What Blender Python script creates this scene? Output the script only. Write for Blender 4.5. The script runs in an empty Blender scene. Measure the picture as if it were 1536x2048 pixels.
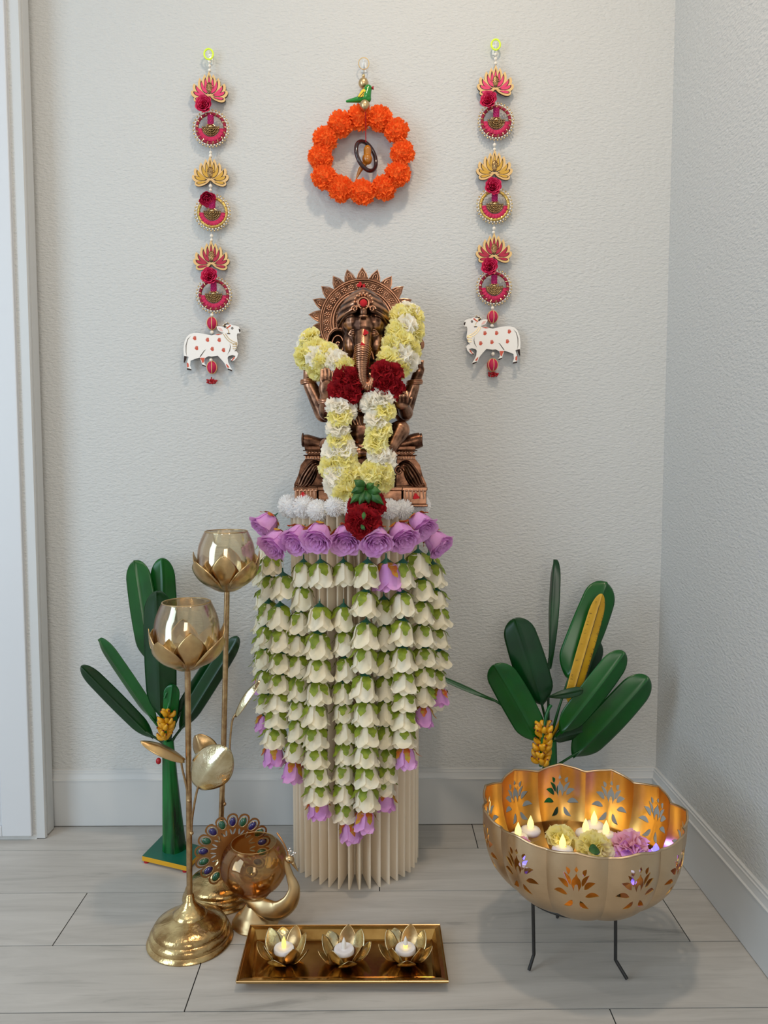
import bpy, bmesh, math, random
from mathutils import Vector, Matrix, Quaternion, noise
from mathutils.geometry import delaunay_2d_cdt
random.seed(7)
PI = math.pi
scene = bpy.context.scene
COL = scene.collection

# ------------------------------------------------------------------ camera
F = 1536.0; PITCH = math.radians(4.06); YAW = math.radians(0.6); EYE = .945
cam_d = bpy.data.cameras.new('camera'); cam = bpy.data.objects.new('camera', cam_d); COL.objects.link(cam)
cam_d.sensor_fit = 'VERTICAL'; cam_d.sensor_height = 24.0; cam_d.lens = 24.0 * F / 2048.0
cam_d.clip_start = .02
cam.location = (0, 0, EYE); cam.rotation_euler = (PI/2 - PITCH, 0, -YAW)
scene.camera = cam

# ------------------------------------------------------------------ world, lights, exposure
scene.view_settings.view_transform = 'Standard'; scene.view_settings.look = 'None'
scene.view_settings.gamma = 1; scene.view_settings.exposure = 0.0
scene.view_settings.use_curve_mapping = False
w = bpy.data.worlds.new('world'); scene.world = w; w.use_nodes = True
w.node_tree.nodes['Background'].inputs[0].default_value = (.88, .89, .90, 1)
w.node_tree.nodes['Background'].inputs[1].default_value = .52
def area(name, loc, target, size, power, color, shape='RECTANGLE', sy=None):
    l = bpy.data.lights.new(name, 'AREA'); l.shape = shape; l.size = size
    if sy: l.size_y = sy
    l.energy = power; l.color = color
    o = bpy.data.objects.new(name, l); COL.objects.link(o); o.location = loc
    o.rotation_euler = (Vector(target) - Vector(loc)).to_track_quat('-Z', 'Y').to_euler()
    return o
area('recessed_ceiling_lamp', (.18, .92, 2.66), (.12, 1.25, 0), .13, 11.5, (1, .80, .60), 'DISK')
area('recessed_ceiling_lamp', (-.75, .45, 2.66), (-.6, .8, 0), .13, 4.2, (1, .88, .76), 'DISK')
area('daylight_fill', (-2.4, -.3, 1.35), (0, 1.6, .9), 1.2, 35, (.62, .82, 1), 'RECTANGLE', 2.2)  # cool daylight from a window on the left
area('daylight_fill', (.6, -2.3, 1.45), (0, 1.7, .7), 1.7, 37, (1, .92, .82), 'RECTANGLE', 1.4)  # added warm fill behind the camera for the flower fronts; no known window

# ------------------------------------------------------------------ pixel to place
def ray(px, py):
    x = (px - 768) / F; y = (1024 - py) / F
    cp, sp = math.cos(PITCH), math.sin(PITCH); cy, sy = math.cos(YAW), math.sin(YAW)
    return Vector((sy*cp + x*cy + y*sy*sp, cy*cp - x*sy + y*cy*sp, -sp + y*cp))
def at(px, py, Y):
    d = ray(px, py); t = Y / d.y
    return Vector((d.x*t, Y, EYE + d.z*t))
def atz(px, py, Z=0):
    d = ray(px, py); t = (Z - EYE) / d.z
    return Vector((d.x*t, d.y*t, Z))

# ------------------------------------------------------------------ materials
def srgb(r, g, b):
    f = lambda c: (c/255/12.92) if c/255 <= .04045 else ((c/255 + .055)/1.055)**2.4
    return (f(r), f(g), f(b), 1)
MATS = {}
def new_mat(name):
    m = bpy.data.materials.new(name); m.use_nodes = True; MATS[name] = m
    return m, m.node_tree, m.node_tree.nodes['Principled BSDF']
def N(nt, typ, **kw):
    n = nt.nodes.new(typ)
    for k, v in kw.items():
        if k in n.inputs.keys(): n.inputs[k].default_value = v
        else: setattr(n, k, v)
    return n
def ramp(nt, fac, stops):
    r = nt.nodes.new('ShaderNodeValToRGB'); e = r.color_ramp.elements
    while len(e) < len(stops): e.new(.5)
    for i, (p, c) in enumerate(stops): e[i].position = p; e[i].color = c
    nt.links.new(fac, r.inputs[0]); return r.outputs[0]
def tex(nt, scale, detail=3, rough=.5, stretch=None, coord='Object', dist=0):
    tc = nt.nodes.new('ShaderNodeTexCoord'); mp = nt.nodes.new('ShaderNodeMapping')
    if stretch: mp.inputs['Scale'].default_value = stretch
    nt.links.new(tc.outputs[coord], mp.inputs[0])
    n = nt.nodes.new('ShaderNodeTexNoise'); n.inputs['Scale'].default_value = scale
    n.inputs['Detail'].default_value = detail; n.inputs['Roughness'].default_value = rough
    n.inputs['Distortion'].default_value = dist
    nt.links.new(mp.outputs[0], n.inputs['Vector']); return n.outputs['Fac']
def bump(nt, b, h, strength, dist):
    n = nt.nodes.new('ShaderNodeBump'); n.inputs['Strength'].default_value = strength
    n.inputs['Distance'].default_value = dist; nt.links.new(h, n.inputs['Height'])
    nt.links.new(n.outputs[0], b.inputs['Normal'])
def mat(name, c1, c2=None, scale=40, rough=.5, metal=0, bmp=0, bscale=None, bdist=.001, trans=0, emit=0, coat=0, stretch=None, spec=None):
    m, nt, b = new_mat(name)
    b.inputs['Base Color'].default_value = c1; b.inputs['Roughness'].default_value = rough
    b.inputs['Metallic'].default_value = metal
    if spec is not None: b.inputs['Specular IOR Level'].default_value = spec
    if coat: b.inputs['Coat Weight'].default_value = coat; b.inputs['Coat Roughness'].default_value = .08
    if c2:
        nt.links.new(ramp(nt, tex(nt, scale, 4, .6, stretch), [(.35, c1), (.65, c2)]), b.inputs['Base Color'])
    if bmp: bump(nt, b, tex(nt, bscale or scale, 4, .6, stretch), bmp, bdist)
    if emit:
        b.inputs['Emission Color'].default_value = c1; b.inputs['Emission Strength'].default_value = emit
    if trans:
        out = nt.nodes['Material Output']; t = N(nt, 'ShaderNodeBsdfTranslucent'); t.inputs[0].default_value = c1
        x = nt.nodes.new('ShaderNodeMixShader'); x.inputs[0].default_value = trans
        nt.links.new(b.outputs[0], x.inputs[1]); nt.links.new(t.outputs[0], x.inputs[2]); nt.links.new(x.outputs[0], out.inputs[0])
    return m
M_wall = mat('wall_paint', srgb(204, 205, 203), rough=.62, bmp=1.0, bscale=105, bdist=.0034, stretch=(.8, .8, 1.7))
M_trim = mat('trim_paint', srgb(202, 204, 204), rough=.35)
M_door = mat('door_paint', srgb(210, 213, 217), rough=.4)
M_dark = mat('black_gap', (.01, .01, .01, 1), rough=.8)
M_white = mat('white_plastic', srgb(238, 236, 240), rough=.4)
M_flame = mat('warm_flame', (1, .72, .16, 1), rough=.4, emit=1.3)
M_flame_off = mat('unlit_flame', srgb(240, 235, 228), rough=.4)
M_flame_y = mat('yellow_flame', (1, .80, .22, 1), rough=.4, emit=1.7)
M_blue = mat('blue_light', (.12, .1, 1, 1), emit=3.2)
M_gold = mat('aged_gold_leaf', (.74, .56, .27, 1), (.34, .20, .08, 1), 20, .2, 1, .6, 38, .003)
M_gold_pole = mat('worn_gold_rod', (.55, .38, .20, 1), (.33, .20, .10, 1), 60, .3, 1, .25, 120, .0005)
M_petal_gold = mat('gold_petal_metal', (.66, .47, .22, 1), (.48, .31, .15, 1), 22, .27, 1, .25, 70, .0012)
M_leaf_gold = mat('silvered_gold_leaf', (.80, .72, .50, 1), (.55, .45, .25, 1), 24, .2, 1, .6, 60, .002)
M_satin_gold = mat('satin_gold', (.62, .45, .24, 1), rough=.34, metal=1)
M_tray = mat('tray_brass', (.58, .36, .12, 1), (.34, .18, .05, 1), 11, .2, 1, .2, 25, .0015)
M_bowl_out = mat('champagne_gold', (.66, .49, .31, 1), (.58, .42, .26, 1), 16, .36, 1, .1, 12, .002)
M_bowl_in = mat('brass_inside', (.74, .43, .12, 1), (.60, .33, .09, 1), 12, .3, 1, .15, 12, .002)
M_black = mat('black_iron', (.012, .012, .012, 1), rough=.45)
M_leaf = mat('painted_green', srgb(4, 88, 22), srgb(3, 68, 18), 9, .28, bmp=.12, bscale=30, bdist=.001)
M_leaf2 = mat('painted_dark_green', srgb(3, 62, 20), srgb(2, 44, 14), 9, .3, bmp=.12, bscale=30, bdist=.001)
M_trunk = mat('trunk_green', srgb(8, 112, 44), srgb(3, 34, 16), 34, .22, bmp=.3, bscale=22, bdist=.004, stretch=(1, 1, .12))
M_yleaf = mat('mustard_leaf', srgb(205, 160, 28), srgb(180, 135, 20), 14, .45)
M_ban = mat('banana_yellow', srgb(226, 166, 26), srgb(205, 140, 20), 60, .3)
M_ban_tip = mat('banana_tip', srgb(110, 24, 14), rough=.5)
M_greenboard = mat('green_board', srgb(10, 96, 76), rough=.45)
M_yellowedge = mat('yellow_edge', srgb(214, 160, 22), rough=.5)
M_red = mat('red_bead', srgb(170, 16, 28), rough=.25)
M_paper = mat('pleated_paper', srgb(254, 242, 222), rough=.75, trans=.3)
M_cream = mat('cream_petal', srgb(255, 249, 232), srgb(252, 243, 216), 30, .75, trans=.38, bmp=.25, bscale=160, bdist=.0012, spec=.2)
M_purple = mat('lilac_petal', srgb(238, 184, 234), srgb(224, 160, 224), 26, .7, trans=.32, bmp=.25, bscale=160, bdist=.0012, spec=.2)
M_sepal = mat('lime_sepal', srgb(146, 160, 40), srgb(98, 122, 30), 60, .55, trans=.15)
M_sepal_d = mat('teal_calyx', srgb(28, 84, 66), rough=.5)
M_sepal_r = mat('red_tipped_sepal', srgb(196, 72, 30), srgb(176, 160, 44), 90, .55, trans=.15)
M_cwhite = mat('white_carnation', srgb(255, 251, 240), rough=.8, trans=.45, spec=.2)
M_cyel = mat('yellow_carnation', srgb(253, 244, 156), srgb(254, 250, 204), 60, .8, trans=.42, spec=.2)
M_cred = mat('crimson_carnation', srgb(150, 8, 22), srgb(118, 4, 16), 60, .75, trans=.1, spec=.2)
M_cpink = mat('pink_carnation', srgb(246, 178, 200), srgb(248, 205, 220), 60, .8, trans=.25, spec=.2)
M_pom = mat('white_yarn', srgb(252, 252, 252), rough=.9, trans=.4, spec=.1)
M_orange = mat('orange_tissue', srgb(255, 128, 52), srgb(254, 104, 36), 90, .75, trans=.25, spec=.2)
M_dleaf = mat('rose_leaf', srgb(28, 78, 30), srgb(60, 110, 40), 40, .5)
M_pearl = mat('pearl', srgb(238, 230, 215), rough=.2, coat=.5)
M_goldbead = mat('gold_bead', (.78, .58, .30, 1), rough=.22, metal=1)
M_kundan = mat('antique_gold_stone', (.50, .34, .16, 1), (.20, .11, .05, 1), 260, .25, 1, .4, 300, .001)
M_mag = mat('magenta_cloth', srgb(206, 22, 86), srgb(178, 12, 66), 60, .6)
M_magenta2 = mat('magenta_thread', srgb(196, 10, 110), srgb(150, 6, 80), 500, .6)
M_mrose = mat('rose_pink_cloth', srgb(222, 34, 92), srgb(196, 20, 72), 50, .6)
M_crim = mat('crimson_velvet', srgb(150, 14, 52), rough=.7)
M_ochre = mat('ochre_paint', srgb(206, 158, 52), rough=.5)
M_ochre2 = mat('gold_thread_wrap', (.62, .42, .10, 1), rough=.4, metal=.6)
M_pinkfill = mat('pink_paint', srgb(222, 52, 104), rough=.5)
M_crimfill = mat('crimson_paint', srgb(176, 22, 58), rough=.5)
M_wood = mat('cut_wood', srgb(226, 186, 124), rough=.5)
M_mdf = mat('dark_edge', srgb(44, 26, 20), rough=.7)
M_cow = mat('cow_white', srgb(244, 240, 234), rough=.4)
M_orpaint = mat('orange_red_paint', srgb(206, 84, 58), rough=.5)
M_lime = mat('lime_ring', srgb(214, 240, 60), rough=.4, emit=.12)
M_clear = mat('clear_plastic', srgb(225, 228, 228), rough=.1, coat=.5)
M_pgreen = mat('parrot_green', srgb(20, 130, 40), rough=.25, coat=.4)
M_pyel = mat('parrot_yellow', srgb(236, 200, 40), rough=.35)
M_pblack = mat('lacquer_dark', srgb(42, 22, 26), rough=.18, coat=.6)
M_pbrown = mat('lacquer_amber', srgb(176, 108, 22), rough=.2, coat=.5)
M_kum = mat('vermilion_powder', srgb(186, 16, 28), rough=.85)
M_pink_ear = mat('ear_pink', srgb(236, 190, 180), rough=.5)
M_navy = mat('blue_gem', srgb(22, 20, 96), rough=.08, coat=1)
M_emer = mat('green_gem', srgb(4, 84, 60), rough=.08, coat=1)
M_cut = mat('copper_cut_sheet', (.36, .18, .065, 1), rough=.34, metal=.85)
M_sil = mat('silver_bead', (.85, .83, .8, 1), rough=.15, metal=1)
M_string = mat('string', srgb(226, 216, 200), rough=.6)
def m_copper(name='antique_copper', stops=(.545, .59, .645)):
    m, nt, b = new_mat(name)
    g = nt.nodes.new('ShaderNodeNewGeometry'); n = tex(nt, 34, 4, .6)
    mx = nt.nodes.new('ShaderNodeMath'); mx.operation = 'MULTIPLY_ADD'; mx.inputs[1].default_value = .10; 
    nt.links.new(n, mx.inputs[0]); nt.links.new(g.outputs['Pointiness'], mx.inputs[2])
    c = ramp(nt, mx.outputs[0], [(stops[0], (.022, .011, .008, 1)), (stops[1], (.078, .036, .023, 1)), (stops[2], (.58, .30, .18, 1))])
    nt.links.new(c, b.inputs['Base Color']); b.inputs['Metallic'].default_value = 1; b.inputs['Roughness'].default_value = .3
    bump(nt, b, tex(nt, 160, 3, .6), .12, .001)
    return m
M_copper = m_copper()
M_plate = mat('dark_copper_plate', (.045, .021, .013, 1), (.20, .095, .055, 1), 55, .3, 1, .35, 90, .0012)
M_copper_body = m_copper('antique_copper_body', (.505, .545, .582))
def m_lustre(name, tint, gloss, fac, rough=.04):
    m, nt, b = new_mat(name); nt.nodes.remove(b)
    t = N(nt, 'ShaderNodeBsdfTransparent'); t.inputs[0].default_value = tint
    g = nt.nodes.new('ShaderNodeBsdfAnisotropic') if False else nt.nodes.new('ShaderNodeBsdfGlossy')
    g.inputs['Roughness'].default_value = rough
    lw = nt.nodes.new('ShaderNodeLayerWeight'); lw.inputs[0].default_value = .45
    c = ramp(nt, lw.outputs['Facing'], [(.0, gloss), (.45, (gloss[0], gloss[1]*.98, gloss[2]*1.1, 1)), (.75, (.75, .55, .55, 1)), (1, (.6, .45, .3, 1))])
    nt.links.new(c, g.inputs['Color'])
    ma = nt.nodes.new('ShaderNodeMath'); ma.operation = 'MULTIPLY_ADD'; ma.inputs[1].default_value = .35; ma.inputs[2].default_value = fac
    ma.use_clamp = True
    nt.links.new(lw.outputs['Fresnel'], ma.inputs[0])
    x = nt.nodes.new('ShaderNodeMixShader'); nt.links.new(ma.outputs[0], x.inputs[0])
    nt.links.new(t.outputs[0], x.inputs[1]); nt.links.new(g.outputs[0], x.inputs[2])
    nt.links.new(x.outputs[0], nt.nodes['Material Output'].inputs[0])
    # gentle ripples of blown glass
    bp = nt.nodes.new('ShaderNodeBump'); bp.inputs['Strength'].default_value = .5; bp.inputs['Distance'].default_value = .004
    nt.links.new(tex(nt, 22, 2, .5, (1, 1, .5)), bp.inputs['Height']); nt.links.new(bp.outputs[0], g.inputs['Normal'])
    return m
M_lustre = m_lustre('lustre_glass', (.975, .945, .86, 1), (1, .92, .74, 1), .13)
M_amber = m_lustre('amber_glass', (.90, .77, .55, 1), (.90, .74, .52, 1), .05)
def m_water():
    m, nt, b = new_mat('bowl_water'); nt.nodes.remove(b)
    t = N(nt, 'ShaderNodeBsdfTransparent'); t.inputs[0].default_value = (.93, .88, .8, 1)
    g = nt.nodes.new('ShaderNodeBsdfGlossy'); g.inputs['Roughness'].default_value = .02
    lw = nt.nodes.new('ShaderNodeFresnel'); lw.inputs[0].default_value = 1.33
    x = nt.nodes.new('ShaderNodeMixShader'); nt.links.new(lw.outputs[0], x.inputs[0])
    nt.links.new(t.outputs[0], x.inputs[1]); nt.links.new(g.outputs[0], x.inputs[2])
    nt.links.new(x.outputs[0], nt.nodes['Material Output'].inputs[0]); return m
M_water = m_water()
def m_floor():
    m, nt, b = new_mat('grey_plank')
    a = nt.nodes.new('ShaderNodeAttribute'); a.attribute_name = 'plank'
    tc = nt.nodes.new('ShaderNodeTexCoord')
    mp = nt.nodes.new('ShaderNodeMapping'); nt.links.new(tc.outputs['Object'], mp.inputs[0])
    sc = nt.nodes.new('ShaderNodeVectorMath'); sc.operation = 'SCALE'; sc.inputs['Scale'].default_value = 7.3
    nt.links.new(a.outputs['Vector'], sc.inputs[0]); nt.links.new(sc.outputs[0], mp.inputs['Location'])
    mp.inputs['Scale'].default_value = (.9, 7.5, 1)
    n1 = N(nt, 'ShaderNodeTexNoise'); n1.inputs['Scale'].default_value = 2.6; n1.inputs['Detail'].default_value = 6
    n1.inputs['Roughness'].default_value = .62; n1.inputs['Distortion'].default_value = .9
    nt.links.new(mp.outputs[0], n1.inputs['Vector'])
    mp2 = nt.nodes.new('ShaderNodeMapping'); nt.links.new(mp.outputs[0], mp2.inputs[0]); mp2.inputs['Scale'].default_value = (.8, 2.2, 1)
    n2 = N(nt, 'ShaderNodeTexNoise'); n2.inputs['Scale'].default_value = 9; n2.inputs['Detail'].default_value = 5
    n2.inputs['Distortion'].default_value = .6
    nt.links.new(mp2.outputs[0], n2.inputs['Vector'])
    c1 = ramp(nt, n1.outputs['Fac'], [(.26, srgb(148, 146, 142)), (.38, srgb(178, 175, 170)), (.60, srgb(191, 188, 183)), (.8, srgb(200, 197, 192))])
    c2 = ramp(nt, n2.outputs['Fac'], [(.26, (.84, .84, .84, 1)), (.42, (1, 1, 1, 1))])
    mx = nt.nodes.new('ShaderNodeMix'); mx.data_type = 'RGBA'; mx.blend_type = 'MULTIPLY'; mx.inputs[0].default_value = 1
    nt.links.new(c1, mx.inputs[6]); nt.links.new(c2, mx.inputs[7])
    nt.links.new(mx.outputs[2], b.inputs['Base Color']); b.inputs['Roughness'].default_value = .5
    bump(nt, b, n2.outputs['Fac'], .12, .001)
    return m
M_floor = m_floor()

# ------------------------------------------------------------------ geometry helper
class G:
    def __init__(s): s.v = []; s.f = []; s.m = []; s.cur = 0
    def add(s, vs, fs):
        o = len(s.v); s.v += [Vector(p) for p in vs]; s.f += [tuple(i+o for i in f) for f in fs]; s.m += [s.cur]*len(fs); return s
    def grid(s, fn, nu, nv, cu=False, cv=False):
        vs = [fn(i/(nu if cu else nu), j/(nv if cv else nv)) for i in range(nu if cu else nu+1) for j in range(nv if cv else nv+1)]
        J = nv if cv else nv+1; I = nu if cu else nu+1
        fs = [(i*J+j, ((i+1) % I)*J+j, ((i+1) % I)*J+(j+1) % J, i*J+(j+1) % J) for i in range(nu) for j in range(nv)]
        return s.add(vs, fs)
    def lathe(s, prof, c=(0, 0, 0), seg=40, rot=None, cap=True, mod=None):
        c = Vector(c); vs = []; n = len(prof)
        for (r, z) in prof:
            for k in range(seg):
                a = 2*PI*k/seg; rr = r*(mod(a, z) if mod else 1)
                p = Vector((rr*math.cos(a), rr*math.sin(a), z))
                if rot: p = rot @ p
                vs.append(c+p)
        fs = [(i*seg+k, i*seg+(k+1) % seg, (i+1)*seg+(k+1) % seg, (i+1)*seg+k) for i in range(n-1) for k in range(seg)]
        if cap:
            fs.append(tuple(range(seg))[::-1]); fs.append(tuple((n-1)*seg+k for k in range(seg)))
        return s.add(vs, fs)
    def tube(s, pts, rad, seg=10, flat=None, cap=True):
        pts = [Vector(p) for p in pts]; n = len(pts)
        if not hasattr(rad, '__len__'): rad = [rad]*n
        vs = []; up = None
        for i, p in enumerate(pts):
            t = (pts[min(i+1, n-1)] - pts[max(i-1, 0)]).normalized()
            if up is None:
                up = Vector((0, 0, 1)) if abs(t.z) < .9 else Vector((0, 1, 0))
            u = (up - t*up.dot(t)).normalized(); wv = t.cross(u); up = u
            for k in range(seg):
                a = 2*PI*k/seg; q = u*math.cos(a)*rad[i] + wv*math.sin(a)*rad[i]
                vs.append(p+q)
        fs = [(i*seg+k, i*seg+(k+1) % seg, (i+1)*seg+(k+1) % seg, (i+1)*seg+k) for i in range(n-1) for k in range(seg)]
        if cap: fs += [tuple(range(seg))[::-1], tuple((n-1)*seg+k for k in range(seg))]
        return s.add(vs, fs)
    def ell(s, c, r, rot=None, nu=14, nv=9):
        c = Vector(c); r = r if hasattr(r, '__len__') else (r, r, r)
        vs = []
        for j in range(1, nv):
            th = PI*j/nv
            for i in range(nu):
                a = 2*PI*i/nu
                vs.append(Vector((r[0]*math.sin(th)*math.cos(a), r[1]*math.sin(th)*math.sin(a), r[2]*math.cos(th))))
        vs += [Vector((0, 0, r[2])), Vector((0, 0, -r[2]))]
        if rot: vs = [rot @ p for p in vs]
        fs = [(j*nu+i, (j+1)*nu+i, (j+1)*nu+(i+1) % nu, j*nu+(i+1) % nu) for j in range(nv-2) for i in range(nu)]
        T = len(vs)-2
        fs += [(T, i, (i+1) % nu) for i in range(nu)] + [(T+1, (nv-2)*nu+(i+1) % nu, (nv-2)*nu+i) for i in range(nu)]
        return s.add([c+p for p in vs], fs)
    def cap(s, a, b, ra, rb, seg=14, n=6):
        """rounded limb between two points"""
        a = Vector(a); b = Vector(b); d = (b-a); s.ell(a, ra, nu=seg); s.ell(b, rb, nu=seg)
        return s.tube([a, a+d*.5, b], [ra, (ra+rb)/2, rb], seg)
    def limb(s, pts, rad, seg=14):
        for i in range(len(pts)-1): s.cap(pts[i], pts[i+1], rad[i], rad[i+1], seg)
        return s
    def box(s, lo, hi, rot=None, c=None):
        x0, y0, z0 = lo; x1, y1, z1 = hi
        vs = [Vector(p) for p in ((x0, y0, z0), (x1, y0, z0), (x1, y1, z0), (x0, y1, z0), (x0, y0, z1), (x1, y0, z1), (x1, y1, z1), (x0, y1, z1))]
        if rot: vs = [rot @ p for p in vs]
        if c: vs = [p + Vector(c) for p in vs]
        return s.add(vs, [(3, 2, 1, 0), (4, 5, 6, 7), (0, 1, 5, 4), (1, 2, 6, 5), (2, 3, 7, 6), (3, 0, 4, 7)])
    def plate(s, outer, holes, fn, th, pts=(), side=None):
        """flat shape with real holes, given thickness; fn(x, y, h) places it in space"""
        loops = [outer]+list(holes); V = []; E = []
        for lp in loops:
            o = len(V); V += [Vector(p) for p in lp]; E += [(o+i, o+(i+1) % len(lp)) for i in range(len(lp))]
        V += [Vector(p) for p in pts]
        rv, re, rf, *_ = delaunay_2d_cdt(V, E, [], 0, 1e-7)
        def inside(p, lp):
            c = False; j = len(lp)-1
            for i in range(len(lp)):
                if (lp[i][1] > p.y) != (lp[j][1] > p.y) and p.x < (lp[j][0]-lp[i][0])*(p.y-lp[i][1])/(lp[j][1]-lp[i][1])+lp[i][0]: c = not c
                j = i
            return c
        tris = []
        for f in rf:
            ce = sum((rv[i] for i in f), Vector((0, 0)))/len(f)
            if inside(ce, outer) and not any(inside(ce, h) for h in holes): tris.append(tuple(f))
        n = len(rv); vs = [fn(p.x, p.y, th) for p in rv] + [fn(p.x, p.y, 0) for p in rv]
        cnt = {}
        for f in tris:
            for i in range(len(f)):
                a, b = f[i], f[(i+1) % len(f)]; cnt[(a, b)] = cnt.get((a, b), 0)+1
        fr = list(tris); bk = [tuple(i+n for i in f)[::-1] for f in tris]
        sd = [(b, a, a+n, b+n) for (a, b) in cnt if (b, a) not in cnt]
        s.add(vs, fr+bk+sd)
        if side is not None:
            k = len(sd)+len(bk); s.m[-k:] = [side]*k
        return s
    def xf(s, M, start=0):
        for i in range(start, len(s.v)): s.v[i] = M @ s.v[i]
        return s
    def mesh(s, name, mats, smooth=True):
        me = bpy.data.meshes.new(name); me.from_pydata([tuple(p) for p in s.v], [], s.f)
        for mt in (mats if isinstance(mats, (list, tuple)) else [mats]): me.materials.append(mt)
        me.polygons.foreach_set('material_index', s.m)
        me.polygons.foreach_set('use_smooth', [bool(smooth)]*len(s.f)); me.update()
        if smooth:
            bm = bmesh.new(); bm.from_mesh(me)
            for e in bm.edges:
                if len(e.link_faces) == 2 and e.calc_face_angle(0) > math.radians(smooth if smooth is not True else 50): e.smooth = False
            bm.to_mesh(me); bm.free()
        return me
    def build(s, name, mats, parent=None, smooth=True, origin=None):
        """one mesh object; points are given in room coordinates"""
        o0 = Vector(origin) if origin is not None else (wl(parent) if parent else Vector((0, 0, 0)))
        keep = s.v; s.v = [p-o0 for p in s.v]; me = s.mesh(name, mats, smooth); s.v = keep
        o = bpy.data.objects.new(name, me); COL.objects.link(o)
        if parent:
            o.parent = parent; o.location = o0 - wl(parent)
        else: o.location = o0
        WL[o.name] = o0
        return o
WL = {}
def wl(o): return WL[o.name]
def tag(o, label, cat, group=None, kind=None):
    if label: o['label'] = label
    if cat: o['category'] = cat
    if group: o['group'] = group
    if kind: o['kind'] = kind
    return o
def thing(name, loc, label, cat, group=None):
    o = bpy.data.objects.new(name, None); COL.objects.link(o); o.location = loc; o.empty_display_size = .02
    WL[o.name] = Vector(loc); return tag(o, label, cat, group)
def inst(name, me, parent, loc, rot=None, scale=1, label=None):
    """one more object on a shared mesh; loc in room coordinates"""
    o = bpy.data.objects.new(name, me); COL.objects.link(o); loc = Vector(loc); WL[o.name] = loc
    base = wl(parent) if parent else Vector((0, 0, 0))
    if parent:
        o.parent = parent
        if WR.get(parent.name): base = None
    o.rotation_mode = 'QUATERNION'
    if rot is not None: o.rotation_quaternion = rot
    o.location = (loc - base) if base is not None else loc
    o.scale = (scale,)*3 if not hasattr(scale, '__len__') else scale
    if label: o['label'] = label
    return o
WR = {}
def sub(name, me, parent):
    """a sub-part that sits in its part's own frame"""
    o = bpy.data.objects.new(name, me); COL.objects.link(o); o.parent = parent; return o
def struct(o): o['kind'] = 'structure'; return o
def solid(o, th, off=0):
    m = o.modifiers.new('thickness', 'SOLIDIFY'); m.thickness = th; m.offset = off; return o
def quat(z, y=None):
    """rotation taking local Z to z"""
    return Vector(z).to_track_quat('Z', 'Y')
def spline(pts, n=8):
    pts = [Vector(p) for p in pts]; out = []
    for i in range(len(pts)-1):
        p0 = pts[max(i-1, 0)]; p1 = pts[i]; p2 = pts[i+1]; p3 = pts[min(i+2, len(pts)-1)]
        for k in range(n):
            t = k/n
            out.append(.5*((2*p1)+(p2-p0)*t+(2*p0-5*p1+4*p2-p3)*t*t+(3*p1-p0-3*p2+p3)*t**3))
    out.append(pts[-1]); return out
def lerp_list(r, n=8):
    out = []
    for i in range(len(r)-1):
        for k in range(n): out.append(r[i]+(r[i+1]-r[i])*k/n)
    return out+[r[-1]]

# ------------------------------------------------------------------ the room
WY = 1.93; XR = .724; XL = -.842; CZ = 2.7
struct(G().box((-2.9, WY, 0), (XR+.1, WY+.1, CZ)).build('wall_back', M_wall, smooth=False))
struct(G().box((XR, -2.9, 0), (XR+.1, WY, CZ)).build('wall_right', M_wall, smooth=False))
struct(G().box((XL-.10, 1.853, 0), (XL, WY, CZ)).build('wall_left', M_wall, smooth=False))
struct(G().box((-2.9, -2.9, CZ), (XR+.1, WY+.1, CZ+.08)).build('ceiling', mat('ceiling_paint', srgb(232, 230, 225), rough=.7), smooth=False))
# floor planks with fine dark joints
def build_floor():
    g = G(); g.cur = 1; g.box((-2.9, -2.9, -.06), (XR+.1, WY+.1, -.0012)); g.cur = 0
    ids = [0]*len(g.f)
    W_ = .1815; y0 = 1.2525
    jl = {1: [atz(948, 1665).x], 0: [atz(759, 1762).x], -1: [atz(140, 1838).x, atz(1356, 1845).x], -2: [atz(392, 1955).x], -3: [atz(1227, 2036).x]}
    joints = {}
    for r in range(-23, 5):
        k = r-3
        if k in (1, 0, -1, -2, -3) : joints[r] = jl[k]
    rng = random.Random(3); gap = .0011; out = []
    for r in range(-23, 5):
        a = y0+W_*r; b = a+W_
        if b > WY+.05: b = min(b, WY+.05)
        if a > WY: continue
        js = jl.get(r-2, None)
        if js is None: js = [rng.uniform(-2, -.2)+1.22*q for q in range(3)]
        xs = [-2.9] + sorted([j-1.22*2 for j in js]+[j-1.22 for j in js]+js+[j+1.22 for j in js]); 
        xs = [x for i, x in enumerate(xs) if i == 0 or (-2.8 < x < XR+.02)]
        if len(js) == 2: xs = [-2.9, js[0]-1.22, js[0], js[1]]
        xs = [-2.9]+[x for x in xs[1:]]+[XR+.1]
        for i in range(len(xs)-1):
            g.box((xs[i]+gap, a+gap, -.02), (xs[i+1]-gap, b-gap, 0)); ids += [rng.random()]*6
    o = g.build('floor', [M_floor, M_dark], smooth=False)
    at_ = o.data.attributes.new('plank', 'FLOAT', 'FACE'); at_.data.foreach_set('value', ids)
    return struct(o)
build_floor()
def profile_run(name, prof, a, b, nrm, m):
    """moulding: profile points (out, up) swept from a to b"""
    a = Vector(a); b = Vector(b); nrm = Vector(nrm); g = G(); n = len(prof)
    vs = [a+nrm*o+Vector((0, 0, z)) for o, z in prof]+[b+nrm*o+Vector((0, 0, z)) for o, z in prof]
    fs = [(i, i+n, (i+1) % n+n, (i+1) % n) for i in range(n)]+[tuple(range(n)), tuple(range(n, 2*n))[::-1]]
    return struct(g.add(vs, fs).build(name, m, smooth=False))
BB = [(0, .002), (.013, .002), (.013, .119), (.0145, .1195), (.0145, .122), (.011, .124), (.010, .128), (.0085, .135), (.0085, .139), (.006, .1405), (.006, .145), (.003, .1465), (0, .1465)]
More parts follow.
